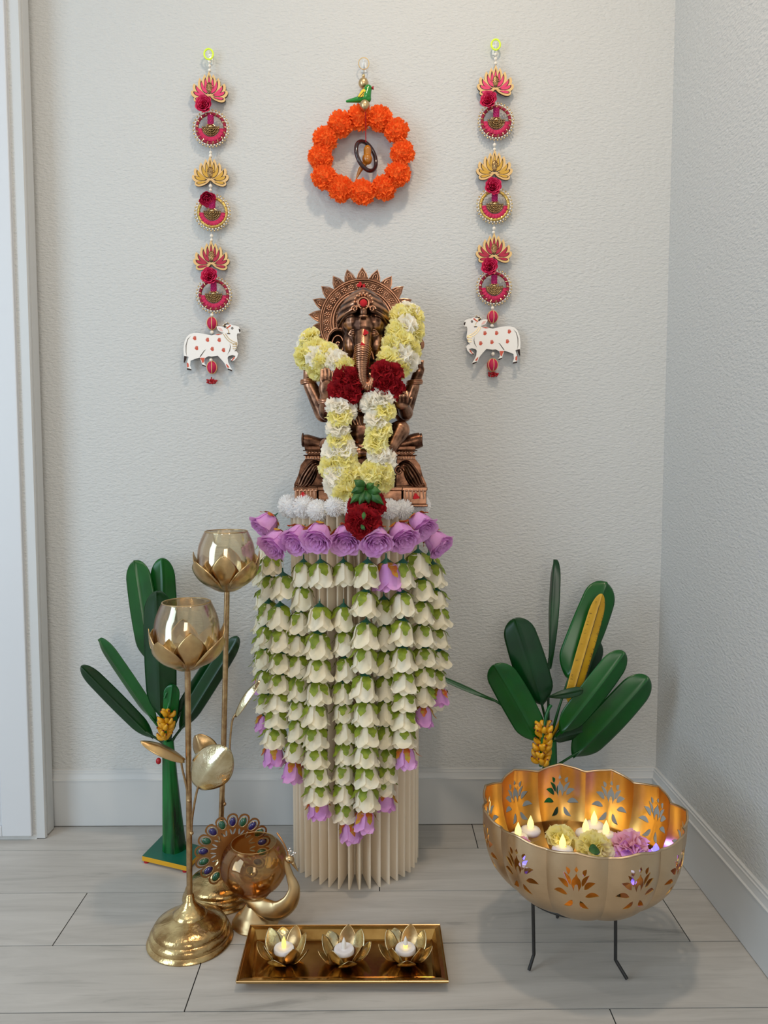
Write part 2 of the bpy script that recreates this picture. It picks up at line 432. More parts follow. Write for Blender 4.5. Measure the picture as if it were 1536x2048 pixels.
profile_run('baseboard_back', BB, (XL, WY, 0), (XR-.002, WY, 0), (0, -1, 0), M_trim)
profile_run('baseboard_right', BB, (XR, WY, 0), (XR, -2.9, 0), (-1, 0, 0), M_trim)
# door casing on the short left return, and the open door standing parallel to the back wall
def casing():
    g = G(); y0 = 1.853; y1 = WY
    pf = [(0, y0), (.020, y0), (.022, y0+.004), (.022, y0+.010), (.016, y0+.013), (.016, y0+.02), (.020, y0+.022), (.0205, y0+.052), (.016, y0+.056), (.016, y0+.062), (.012, y0+.068), (.006, y1-.004), (0, y1-.002)]
    n = len(pf); z1 = 2.5
    vs = [(XL+o-.0, y, .003) for o, y in pf]+[(XL+o, y, z1) for o, y in pf]
    g.add(vs, [(i, (i+1) % n, (i+1) % n+n, i+n) for i in range(n)]+[tuple(range(n)), tuple(range(n, 2*n))])
    return struct(g.build('trim_1', M_trim, smooth=False))
casing()
def door():
    g = G(); x1 = XL-.008; x0 = x1-.81; yf = 1.846
    g.box((x0, yf+.004, .012), (x1, yf+.038, 2.45))
    st = .073
    for (a, b, c, d) in ((x0, .012, x0+.11, 2.45), (x1-st, .012, x1, 2.45), (x0+.11, .012, x1-st, .038), (x0+.11, 2.33, x1-st, 2.45)):
        g.box((a, yf-.004, b), (c, yf+.004, d))
    pa, pb = x0+.122, x1-st-.009
    g.box((pa, yf-.001, .047), (pb, yf+.004, 2.32))
    o = g.build('door_1', M_door, smooth=False)
    bv = o.modifiers.new('soft_edges', 'BEVEL'); bv.width = .003; bv.segments = 2
    return struct(o)
door()

# ------------------------------------------------------------------ flower meshes shared by many blooms
def petal_shell(g, a0, half, prof, rng, tipdrop=.15, wav=.0012, ns=6):
    """one petal wrapped round the Z axis, hanging down; prof = [(radius, z)]"""
    n = len(prof)-1; ph = rng.uniform(0, 6)
    def fn(u, v):
        s = 2*v-1; t = u*n; i = min(int(t), n-1); k = t-i
        r = prof[i][0]*(1-k)+prof[i+1][0]*k; z = prof[i][1]*(1-k)+prof[i+1][1]*k
        wsh = 1 - max(0, u-.72)**2*5.5
        a = a0+s*half*wsh
        r = r*(1+.06*s)+wav*math.sin(s*5+ph)*u*u
        z = z*(1-tipdrop*abs(s)**2.2*u)
        return Vector((r*math.cos(a), r*math.sin(a), z))
    g.grid(fn, n*2, ns)
def sepals(g, n, rtop, prof_r, length, rng, wid=.0075, curl=.011):
    for k in range(n):
        a = 2*PI*k/n+rng.uniform(-.2, .2); L = length*rng.uniform(.8, 1.15); cu = curl*rng.uniform(.2, 1.5)
        def fn(u, v, a=a, L=L, cu=cu):
            s = 2*v-1; wv = wid*1.35*min(1, (u+.22)*1.7)*max(0, 1-u)**.55*(1+.22*math.sin(u*13+a))*s
            r = rtop+(prof_r-rtop)*min(1, u*2.2)**.7+cu*max(0, u-.55)**1.5*3+.0015
            z = .0015-L*u+ .003*max(0, u-.75)
            ca, sa = math.cos(a), math.sin(a)
            return Vector((r*ca-wv*sa, r*sa+wv*ca, z-.12*abs(wv)))
        g.grid(fn, 7, 4)
def bell_rose(seed, R=.0235, L=.045, open_=1.0):
    rng = random.Random(seed); g = G()
    pr = [(.006, 0), (.0155, -.006), (.0185, -.016), (.0195, -.027), (.0215*open_, -.037), (R*1.12*open_, -L)]
    for k in range(5): petal_shell(g, 2*PI*k/5+rng.uniform(-.12, .12), .78, [(r+.0012*(k % 2), z*rng.uniform(.96, 1.03)) for r, z in pr], rng)
    for k in range(5): petal_shell(g, 2*PI*(k+.5)/5, .72, [(r*.86, z*1.04-.001) for r, z in pr], rng)
    for k in range(4): petal_shell(g, 2*PI*k/4+.4, .85, [(r*.62, z*.98) for r, z in pr], rng)
    return g
def calyx(seed, L=.0265, rr=.0205, wid=.0085):
    rng = random.Random(seed); g = G(); sepals(g, 5, .004, rr, L, rng, wid)
    g.cur = 1; g.lathe([(.0012, .014), (.0018, .006), (.0055, .003), (.0105, -.001), (.0125, -.004)], seg=10); return g
def big_rose(seed):
    rng = random.Random(seed); g = G()
    pr = [(.008, 0), (.020, -.007), (.0245, -.020), (.0265, -.034), (.0315, -.045), (.037, -.050)]
    for k in range(5): petal_shell(g, 2*PI*k/5+rng.uniform(-.1, .1), .8, [(r+.001*(k % 2), z) for r, z in pr], rng, .1, .002)
    for j, f in enumerate((.84, .68, .53, .38, .24)):
        for k in range(4): petal_shell(g, 2*PI*k/4+j*.7, .92, [(r*f*rng.uniform(.97, 1.04), z*(1.05+.01*j)) for r, z in pr], rng, .08, .0015)
    return g
def carnation(seed, R=.03, n=(7, 7, 6, 5, 3)):
    rng = random.Random(seed); g = G()
    for L, cnt in enumerate(n):
        el = (.02, .32, .65, 1.0, 1.3)[L]; rad = R*(1, 1, .93, .84, .74)[L]
        for k in range(cnt):
            a = 2*PI*(k+.5*L)/cnt+rng.uniform(-.2, .2); e = el+rng.uniform(-.16, .16); rr = rad*rng.uniform(.85, 1.08)
            wd = rr*.80; f1 = rng.uniform(1.1, 2.1); p1 = rng.uniform(0, 6)
            rotz = Matrix.Rotation(a, 3, 'Z'); roty = Matrix.Rotation(-e, 3, 'Y')
            def fn(u, v):
                s = 2*v-1; rag = .09*abs(math.sin(s*8+p1))*(u > .9)
                x = rr*(u*(1-.18*s*s)-rag*u)
                y = wd*s*(.12+.88*u**.8)
                z = .20*rr*u*math.sin(s*f1*PI+p1)+.22*rr*u*u*(.6-u)
                return rotz @ (roty @ Vector((x, y, z)))
            g.grid(fn, 5, 10)
    g.ell((0, 0, .002), (R*.35, R*.35, R*.28), nu=8, nv=6)
    return g
def crinkle_ball(seed, R, n=170, wd=.34, squash=.75):
    rng = random.Random(seed); g = G(); g.ell((0, 0, 0), (R*.74, R*.74, R*.74*squash), nu=12, nv=8)
    for i in range(n):
        z = 1-2*(i+.5)/n; a = i*2.399963; q = math.sqrt(1-z*z)
        d = Vector((q*math.cos(a), q*math.sin(a), z)); t = d.orthogonal().normalized(); t.rotate(Quaternion(d, rng.uniform(0, PI)))
        b = d.cross(t); RR = R*rng.uniform(.88, 1.06); ww = R*wd*rng.uniform(.6, 1.1); ph = rng.uniform(0, 6)
        def fn(u, v):
            s = 2*v-1
            p = d*RR*(.55+.45*u-(.06*math.sin(s*7+ph) if u > .9 else 0))+t*ww*s*(.25+.75*u)*.55+b*R*.09*math.sin(s*4+ph)*u
            p.z *= squash
            return p
        g.grid(fn, 2, 4)
    return g
def fuzz_ball(seed, R, n=520):
    rng = random.Random(seed); g = G(); g.ell((0, 0, 0), R*.8, nu=14, nv=9)
    for i in range(n):
        z = 1-2*(i+.5)/n; a = i*2.399963; q = math.sqrt(1-z*z)
        d = Vector((q*math.cos(a), q*math.sin(a), z)); d = (d+Vector([rng.uniform(-.22, .22) for _ in range(3)])).normalized()
        t = d.orthogonal().normalized(); t.rotate(Quaternion(d, rng.uniform(0, PI))); ww = R*.045
        g.add([d*R*.7+t*ww, d*R*.7-t*ww, d*R*rng.uniform(.92, 1.1)-t*ww*.7, d*R*rng.uniform(.92, 1.1)+t*ww*.7], [(0, 1, 2, 3)])
    return g
ME_BELL = [bell_rose(s, open_=o).mesh('white_rose', M_cream) for s, o in ((1, 1), (2, .95), (3, 1.06))]
ME_CALYX = [calyx(s).mesh('calyx', [M_sepal, M_sepal_d]) for s in (1, 2, 3, 4)]
ME_PBELL = [bell_rose(s, open_=.92).mesh('lilac_rose', M_purple) for s in (11, 12)]
ME_RCALYX = [calyx(s, .028, .0205, .007).mesh('calyx', [M_sepal_r, M_sepal_d]) for s in (11, 12)]
ME_PBIG = [big_rose(s).mesh('lilac_rose', M_purple) for s in (21, 22, 23)]
ME_BCALYX = [calyx(s, .022, .024, .009).mesh('calyx', [M_sepal_r, M_sepal_d]) for s in (21, 22)]
def carn_meshes(name, m, seeds, **k): return [carnation(s, **k).mesh(name, m, smooth=80) for s in seeds]
ME_CW = carn_meshes('white_carnation', M_cwhite, (31, 32, 33)); ME_CY = carn_meshes('yellow_carnation', M_cyel, (34, 35, 36))
ME_CR = carn_meshes('red_carnation', M_cred, (37, 38)); ME_CP = carn_meshes('pink_carnation', M_cpink, (39,))
ME_MARI = [crinkle_ball(s, .0315, 120, .55).mesh('marigold_pompom', M_orange, smooth=False) for s in (41, 42, 43)]
ME_POM = [fuzz_ball(s, .0265, 800).mesh('white_pompom', M_pom, smooth=False) for s in (51, 52)]

# ------------------------------------------------------------------ pleated pedestal
PC = Vector((-.048, 1.768, 0)); PR = .148; PT = .838
def pedestal():
    t = thing('pleated_pedestal', PC, 'tall cream pleated paper column carrying the copper statue, half hidden by hanging roses', 'pedestal')
    g = G(); n = 40; P = []
    for k in range(n):
        a = 2*PI*(k+.5)/n - PI/2
        # a deep fold: narrow tip outside, narrow valley inside
        for da, r in ((-.017, PR-.003), (-.008, PR), (.008, PR), (.017, PR-.003)):
            P.append((a+da, r))
        P.append((a+PI/n-.007, PR-.046)); P.append((a+PI/n+.007, PR-.046))
    m = len(P)
    for j, z in enumerate((.0, .2, .5, PT-.012)):
        g.v += [Vector((PC.x+r*math.cos(a), PC.y+r*math.sin(a), z+(.010 if (j == 0 and r < PR-.03) else 0))) for a, r in P]
    g.f = [(j*m+i, j*m+(i+1) % m, (j+1)*m+(i+1) % m, (j+1)*m+i) for j in range(3) for i in range(m)]; g.m = [0]*len(g.f)
    g.build('pleated_body', M_paper, t, smooth=False)
    G().lathe([(PR-.006, PT-.012), (PR+.004, PT-.011), (PR+.004, PT-.001), (PR-.002, PT)], (PC.x, PC.y, 0), 64).build('top_disc', M_paper, t)
pedestal()

# ------------------------------------------------------------------ copper statue
SY = 1.765
def S(px, py, d=0): return at(px, py, SY-d)
def statue():
    t = thing('elephant_headed_statue', (S(722, 1005).x, SY-.01, PT), 'antique copper seated elephant-headed deity statue with sunburst halo on the pleated column', 'statue')
    g = G()
    # torso
    g.ell(S(727, 862, .045), (.062, .05, .058)); g.ell(S(727, 805, .02), (.062, .045, .05)); g.ell(S(727, 835, .03), (.056, .045, .05))
    g.limb([S(672, 792, .01), S(727, 780, .012), S(784, 792, .01)], [.024, .036, .024])
    # head
    g.ell(S(727, 655, .035), (.049, .052, .06)); g.ell(S(727, 700, .03), (.042, .045, .045))
    g.ell(S(708, 645, .058), (.026, .031, .028)); g.ell(S(747, 645, .058), (.026, .031, .028)); g.ell(S(727, 650, .066), (.030, .028, .034))
    g.ell(S(727, 670, .054), (.041, .032, .046), nu=24, nv=16); g.ell(S(727, 693, .056), (.029, .030, .034), nu=20, nv=14)
    g.ell(S(702, 688, .052), (.019, .026, .032)); g.ell(S(753, 688, .052), (.019, .026, .032))
    g.limb([S(727, 735, .03), S(727, 775, .02)], [.038, .04])
    # trunk
    tp = spline([S(727, 660, .066), S(726, 690, .088), S(724, 720, .105), S(724, 748, .112), S(729, 768, .114), S(739, 771, .112), S(744, 761, .108), S(740, 751, .106)], 4)
    tr = lerp_list([.024, .0185, .0152, .0125, .0108, .0096, .0085, .0075], 4)
    for i in range(len(tp)-1): g.cap(tp[i], tp[i+1], tr[i], tr[i+1], 12)
    # upper arms with raised hands
    g.limb([S(672, 792, .0), S(648, 826, .015), S(620, 770, .02)], [.022, .0215, .0155])
    g.limb([S(782, 792, .0), S(806, 826, .015), S(826, 772, .02)], [.022, .0215, .0155])
    g.limb([S(616, 758, .02), S(617, 746, .024)], [.011, .012])
    for k in range(4): g.limb([S(611+k*5, 745, .026), S(608+k*5, 735, .034), S(614+k*4, 729, .036)], [.0042, .004, .0032], 8)
    g.limb([S(832, 758, .02), S(838, 742, .024)], [.012, .012])
    for k in range(4): g.limb([S(829+k*5, 738, .028), S(826+k*6, 727, .030), S(828+k*6, 722, .034)], [.0042, .004, .0032], 8)
    g.limb([S(843, 748, .022), S(847, 738, .028)], [.004, .0032], 8)
    # blessing hand
    g.limb([S(670, 795, .03), S(655, 824, .05), S(653, 792, .085)], [.021, .020, .0150])
    g.ell(S(654, 777, .094), (.0185, .009, .023))
    for k, (tx, ty) in enumerate(((643, 740), (650, 737), (658, 738), (665, 744))):
        g.limb([S(643+k*7, 766, .094), S(tx, (766+ty)/2, .097), S(tx, ty, .098)], [.0042, .004, .0034], 8)
    g.limb([S(665, 782, .094), S(673, 770, .098), S(676, 760, .098)], [.0052, .0042, .0036], 8)
    # bowl-holding hand
    g.limb([S(784, 795, .03), S(812, 826, .055), S(806, 812, .085)], [.018, .016, .0135])
    g.ell(S(803, 807, .094), (.016, .010, .014))
    for k in range(4): g.limb([S(793+k*7, 803, .1), S(791+k*8, 791, .108), S(792+k*7, 783, .104)], [.0045, .0042, .0034], 8)
    g.limb([S(818, 806, .094), S(823, 796, .1)], [.0048, .0036], 8)
    # legs: one knee raised, one folded
    g.limb([S(750, 892, .03), S(800, 860, .075), S(778, 902, .105)], [.03, .022, .014])
    g.limb([S(778, 903, .105), S(762, 908, .125)], [.011, .009])
    g.limb([S(704, 892, .03), S(658, 896, .07), S(718, 905, .105)], [.031, .024, .0135])
    g.limb([S(718, 905, .105), S(738, 906, .11)], [.012, .009])
    g.ell(S(727, 895, .03), (.08, .06, .022))
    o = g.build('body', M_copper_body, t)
    m = o.modifiers.new('skin', 'REMESH'); m.mode = 'VOXEL'; m.voxel_size = .0021; m.use_smooth_shade = True
    s = o.modifiers.new('relax', 'SMOOTH'); s.factor = .5; s.iterations = 4
    # trunk rings
    g = G()
    for i in range(5, len(tp)-3):
        for h in (0, .5):
            p = tp[i].lerp(tp[i+1], h); r = tr[i]+(tr[i+1]-tr[i])*h; tn = (tp[i+1]-tp[i]).normalized(); q = quat(tn)
            ring = [p+q @ Vector((math.cos(a)*(r+.0004), math.sin(a)*(r+.0004), 0)) for a in [2*PI*k/16 for k in range(17)]]
            g.tube(ring, .0011, 5)
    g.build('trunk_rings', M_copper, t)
    # halo: sunburst plate, ridges and rosette band
    HC = (725, 646); hd = -.045; c0 = S(*HC, hd); sc = (S(726, 646, hd)-c0).length
    P2 = lambda r, a: (r*math.cos(a), r*math.sin(a))
    outer = []; nt = 22
    for k in range(nt):
        a = PI/2+2*PI*(k-.5)/nt; a2 = PI/2+2*PI*k/nt; d = 2*PI/nt
        outer += [P2(86*sc, a), P2(92*sc, a+d*.12), P2(96*sc, a+d*.28), P2(102*sc, a+d*.42), P2(109*sc, a2), P2(102*sc, a+d*.58), P2(96*sc, a+d*.72), P2(92*sc, a+d*.88)]
    put = lambda x, y, h: Vector((c0.x+x, c0.y-h, c0.z+y))
    g = G(); g.plate(outer, [], put, .007)
    def ring(g, r, rad, dd, a0=0, a1=2*PI, n=72): g.tube([put(r*sc*math.cos(a0+(a1-a0)*k/n), r*sc*math.sin(a0+(a1-a0)*k/n), dd) for k in range(n+1)], rad, 7)
    g.build('halo', M_plate, t, smooth=40)
    g = G()
    for r, rad, dd in ((84, .0022, .008), (80, .0013, .009), (63, .0022, .009), (58, .0028, .012), (52, .0016, .010)): ring(g, r, rad, dd)
    for k in range(30):      # rosettes
        a = 2*PI*k/30; x, y = P2(71.5*sc, a); g.ell(put(x, y, .0085), .0028, nu=8, nv=6)
        for q in range(7):
            b = 2*PI*q/7; g.ell(put(x+.0052*math.cos(b), y+.0052*math.sin(b), .0078), (.0022, .0016, .0022), nu=7, nv=5)
    for k in range(90):
        x, y = P2(55*sc, 2*PI*k/90); g.ell(put(x, y, .009), (.0022, .002, .0014), nu=6, nv=4)
    for k in range(nt):      # leaf relief on each ray
        a = PI/2+2*PI*k/nt; er = Vector((math.cos(a), math.sin(a))); et = Vector((-er.y, er.x))
        def q(r, s): v = er*r*sc+et*s*sc; return put(v.x, v.y, .0082)
        g.tube([q(88, -10), q(95, -8), q(101, -4), q(107, 0), q(101, 4), q(95, 8), q(88, 10)], .0013, 5)
        g.tube([q(88, -5), q(94, -4.5), q(100, 0), q(94, 4.5), q(88, 5)], .0012, 5)
        g.ell(q(93, 0), (.0016, .0016, .003), nu=6, nv=5)
    g.build('halo_relief', M_copper, t)
    # turban crown with folds
    g = G()
    cc = S(727, 640, .03)
    def dome(u, v):
        a = PI*(v*1.0); th = u*PI*.62
        fold = 1+.018*math.sin(u*34)
        return cc+Vector((.0625*fold*math.cos(a)*math.cos(th-.18)*1.0, -.062*fold*math.sin(a)*math.cos(th-.18)+.005, .0*0+.068*fold*math.sin(th-.12)+.006))
    g.grid(lambda u, v: cc+Vector((.060*(1+.02*math.sin(u*40))*math.cos(PI*v)*math.cos(u*PI/2), -.066*(1+.02*math.sin(u*40))*math.sin(PI*v)*math.cos(u*PI/2), .020+.050*math.sin(u*PI/2)-.028*abs(math.cos(PI*v))*(1-u))), 28, 40)
    o = g.build('turban', M_copper_body, t); solid(o, .003, -1)
    g = G()
    for sx in (-1, 1):       # turban bands sweeping up to the jewel
        for k in range(4):
            g.tube(spline([S(727+sx*(50+k), 655-k*9, .055-k*.008), S(727+sx*36, 632-k*7, .085-k*.006), S(727+sx*14, 622-k*5, .097-k*.004)], 6), .0026, 7)
    g.build('turban_folds', M_plate, t)
    g = G(); j = S(727, 607, .092)
    g.ell(j, (.011, .007, .011)); 
    g.tube([j+Vector((.0115*math.cos(2*PI*k/20), -.003, .0115*math.sin(2*PI*k/20))) for k in range(21)], .0022, 7)
    for k in range(9):
        a = PI*(k-.0)/8; g.ell(j+Vector((.0195*math.cos(a), .0, .0185*math.sin(a)+.003)), (.0034, .003, .0034) , nu=8, nv=6)
    for sx in (-1, 1):
        g.tube([j+Vector((sx*(.019+.007*math.cos(b)*(1-b/9)), -.003, -.012+.007*math.sin(b)*(1-b/9))) for b in [q*.5 for q in range(14)]], .002, 7)
    g.ell(j+Vector((0, -.004, -.018)), (.008, .006, .010)); g.ell(j+Vector((0, -.006, -.028)), (.010, .007, .004))
    g.build('crown_jewel', M_copper, t)
    G().ell(j+Vector((0, -.005, 0)), (.0082, .005, .0082)).build('red_stone', M_kum, t)
    # trident mark, brows and eyes
    g = G()
    for dx in (-4.5, 0, 4.5): g.tube(spline([S(727, 655, .089), S(727+dx, 648, .088), S(727+dx*1.1, 639, .086)], 4), .0011, 6)
    g.tube([S(727, 655, .089), S(727, 664, .092)], .0012, 6)
    g.build('forehead_mark', M_copper, t)
    for sx in (-1, 1):
        e = S(727+sx*21, 668, .0815); g = G()
        g.ell(e, (.0058, .004, .0042)); g.ell(e+Vector((0, -.003, 0)), (.0022, .002, .0022), nu=8, nv=6)
        for hh, k in ((.0052, 1), (-.0042, -1), (.0095, 1)):
            g.tube([e+Vector((.0095*s, -.0012+.0045*abs(s), hh*(1-s*s*.9))) for s in (-1, -.6, -.2, .2, .6, 1)], .0009, 6)
        g.build('eye', M_copper, t)
        # ear: a scalloped dish with curled rim
        c = S(727+sx*50, 688, .018); g = G()
        def ef(u, v):
            a = 2*PI*v; r = u; R = 1+.10*math.sin(a*2+.6)
            return c+Vector((sx*.0235*r*R*math.cos(a), .012*(r*r)*(-1)+.008, .036*r*R*math.sin(a)-.004*r*math.cos(a)))
        g.grid(ef, 8, 32, cv=True); o = g.build('ear', M_copper, t); solid(o, .003)
        g = G(); g.tube([c+Vector((sx*.0235*(1+.10*math.sin(a*2+.6))*math.cos(a), -.005, .036*(1+.10*math.sin(a*2+.6))*math.sin(a)-.004*math.cos(a))) for a in [2*PI*q/32 for q in range(33)]], .0026, 7)
        g.tube([c+Vector((sx*(.004+.0165*(1-b/9))*math.cos(b)*.75, .002, (.004+.0165*(1-b/9))*math.sin(b)*1.25-.003)) for b in [q*.4 for q in range(22)]], .0022, 7)
        g.build('ear_curls', M_copper, t)
        # tusk
        g = G(); g.limb([S(727+sx*16, 706, .075), S(727+sx*20, 718, .09)], [.0042, .0024 if sx > 0 else .003], 8); g.build('tusk', M_copper, t)
    # bracelets
    for a, b in (((617, 763, .02), (.0175, 1)), ((829, 765, .02), (.0175, 1)), ((653, 802, .078), (.0175, 1)), ((668, 805, .01), (.02, 1)), ((790, 805, .01), (.02, 1))):
        c = S(*a); g = G()
        for dz, rr in ((0, 1), (.0035, .93), (-.0035, .93)):
            g.tube([c+Vector((b[0]*rr*math.cos(q*PI/10), b[0]*rr*math.sin(q*PI/10), dz+.0015*math.cos(q*PI/10))) for q in range(21)], .0021, 7)
        g.build('bracelet', M_copper, t)
    # necklaces and belly ornament
    g = G()
    for r0, y0, dd in ((26, 786, .066), (34, 795, .074), (22, 778, .06)):
        pts = [S(727-r0+2*r0*k/12, y0+(1-((k-6)/6)**2)*r0*.75, dd+.012*(1-((k-6)/6)**2)) for k in range(13)]
        g.tube(pts, .0022, 7)
        for p in pts: g.ell(p+Vector((0, -.002, -.003)), .0022, nu=7, nv=5)
    cc = S(721, 812, .09)
    for r in (.004, .0075, .011): g.tube([cc+Vector((r*math.cos(q*PI/8), 0, r*math.sin(q*PI/8))) for q in range(17)], .0014, 6)
    for k in range(7): g.tube([S(724+(k-3)*7, 833, .088), S(726+(k-3)*5, 850, .096)], .0018, 6)
    g.build('necklace', M_copper, t)
    # sweet bowl in the hand and attribute near the right shoulder
    G().lathe([(.003, -.004), (.012, 0), (.014, .006), (.011, .008)], S(806, 790, .096), 16).build('sweet_bowl', M_copper, t)
    g = G(); c = S(838, 690, .0)
    g.ell(c, (.012, .006, .015)); 
    for k in range(5): g.tube([c+Vector((.011*math.cos(q*PI/10)*(1-.15*k), -.005-.001*k, .014*math.sin(q*PI/10)*(1-.18*k))) for q in range(21)], .0012, 6)
    g.limb([S(836, 722, .02), S(838, 702, .005)], [.0035, .0035], 8)
    g.build('lotus_bud', M_copper, t)
    # throne: bolster, seat with fringe, scroll legs
    g = G()
    pts = [S(x, y, .015) for x, y in ((606, 880), (613, 882), (640, 890), (727, 890), (808, 888), (832, 882), (842, 879))]
    g.tube(pts, [.013, .0155, .016, .02, .017, .0185, .0165], 16)
    for sx, x in ((-1, 606), (1, 842)):
        c = S(x, 880, .015); g.ell(c, (.004, .0165, .0165))
    g.build('bolster', M_plate, t)
    g = G(); a = S(618, 893, .088); b = S(826, 916, -.06)
    def rbox(lo, hi, r=.006):
        g.box(lo, hi)
    g.lathe([(1, 0), (1.03, .25), (1, .5), (.95, .52), (.95, .75), (1.0, .8), (1.0, 1.0)], (0, 0, 0), 4, cap=True) if False else None
    z0 = S(722, 917, .05).z; z1 = S(722, 893, .05).z; xl = S(613, 900, .05).x; xr = S(829, 900, .05).x
    H = z1-z0
    for (f0, f1, e) in ((0, .22, .0), (.22, .30, .004), (.30, .62, -.004), (.62, .70, .005), (.70, 1, .001)):
        g.box((xl-e, SY-.082-e, z0+H*f0), (xr+e, SY+.055, z0+H*f1))
    g.build('seat_block', M_plate, t, smooth=False).modifiers.new('round', 'BEVEL').width = .002
    g = G()
    for k in range(34):
        x = xl+.003+(xr-xl-.006)*k/33
        g.tube([(x-.0024, SY-.083, z0+.006), (x-.0016, SY-.086, z0-.001), (x+.0016, SY-.086, z0-.001), (x+.0024, SY-.083, z0+.006)], .0011, 5)
        g.ell((x, SY-.0835, z0+H*.5), (.0024, .002, .0026), nu=7, nv=5)
    g.build('seat_fringe', M_copper, t)
    for sx in (-1, 1):
        X = lambda x: 721+sx*(721-x)
        g = G(); core = [(648, 917), (612, 918), (603, 930), (598, 950), (590, 968), (590, 975), (650, 975)]
        lp = [((S(X(x), y, .05).x), (S(X(x), y, .05).z)) for x, y in core]
        if sx > 0: lp = lp[::-1]
        g.plate(lp, [], lambda x, z, h: Vector((x, SY+.05-h, z)), .118)
        for k in range(5):
            s = k*5.2; d = .072+.003*math.sin(k)
            pts = [(648-k*.8, 947-k*2.2), (641, 938-k*2.5), (633-k, 941-k*4.5), (624-s*.55+6, 952-k*5.5), (619-s*.95+6, 962-k*3.2), (612-s*1.0+6, 971-k*.6), (604-s*.8+6, 974)]
            g.tube(spline([S(X(x), y, d) for x, y in pts], 4), .0033, 8)
        sp = S(X(644), 941, .075)
        g.tube([sp+Vector((sx*(.011*(1-b/11))*math.cos(b), 0, (.011*(1-b/11))*math.sin(b))) for b in [q*.45 for q in range(22)]], .0023, 7)
        g.tube([S(X(593), 970, .07), S(X(625), 974, .072), S(X(650), 974, .072)], .0035, 8)
        for k in range(5): g.tube([S(X(650+k*9), 950, .05), S(X(650+k*9), 973, .055)], .0035, 8)
        g.build('scroll_leg', M_plate, t, smooth=45)
    g = G(); g.box((S(655, 0, .03).x, SY-.05, S(0, 975, .05).z), (S(787, 0, .03).x, SY+.05, z0+.002)); g.build('throne_back', M_plate, t, smooth=False)
    # stepped plinth
    g = G(); zb = PT; zt = S(0, 974, .08).z
    def slab(x0, x1, d, mt=0):
        a = S(x0, 990, d).x; b = S(x1, 990, d).x; yf = SY-d; h = zt-zb
        for f0, f1, e in ((0, .13, .003), (.13, .82, 0), (.82, 1, .002)):
            g.box((a-e, yf-e, zb+h*f0), (b+e, SY+.062, zb+h*f1))
    slab(589, 634, .098); slab(806, 853, .098); slab(636, 804, .088)
    o = g.build('plinth', mat('polished_copper', (.34, .17, .10, 1), (.09, .042, .026, 1), 30, .24, 1, .15, 60, .001), t, smooth=False); bv = o.modifiers.new('round', 'BEVEL'); bv.width = .0015; bv.segments = 2
    for x0 in (592, 810):
        g = G()
        for k in range(6): 
            g.tube([S(x0+k*7.3, 980, .099), S(x0+k*7.3+1, 998, .100)], .0016, 6)
            g.ell(S(x0+3.6+k*7.3, 981, .099), (.0034, .002, .003), nu=8, nv=6)
        g.tube([S(x0-1, 977, .0985), S(x0+41, 977, .0985)], .0016, 6); g.build('petal_relief', M_copper, t)
    # vermilion dots
    rng = random.Random(5)
    for px, py, d, r in ((606, 990, .101, .0058), (832, 993, .101, .0062), (731, 665, .0985, .0055), (725, 690, .1085, .005), (720, 570, -.032, .006), (727, 573, -.032, .005)):
        g = G(); c = S(px, py, d)
        lp = [(r*(1+.25*math.sin(3*q+px)+rng.uniform(-.12, .12))*math.cos(q), r*(1+.25*math.sin(3*q+px))*math.sin(q)) for q in [2*PI*i/16 for i in range(16)]]
        g.plate(lp, [], lambda x, y, h: c+Vector((x, -h, y)), .0016); g.build('vermilion_dot', M_kum, t)
statue()

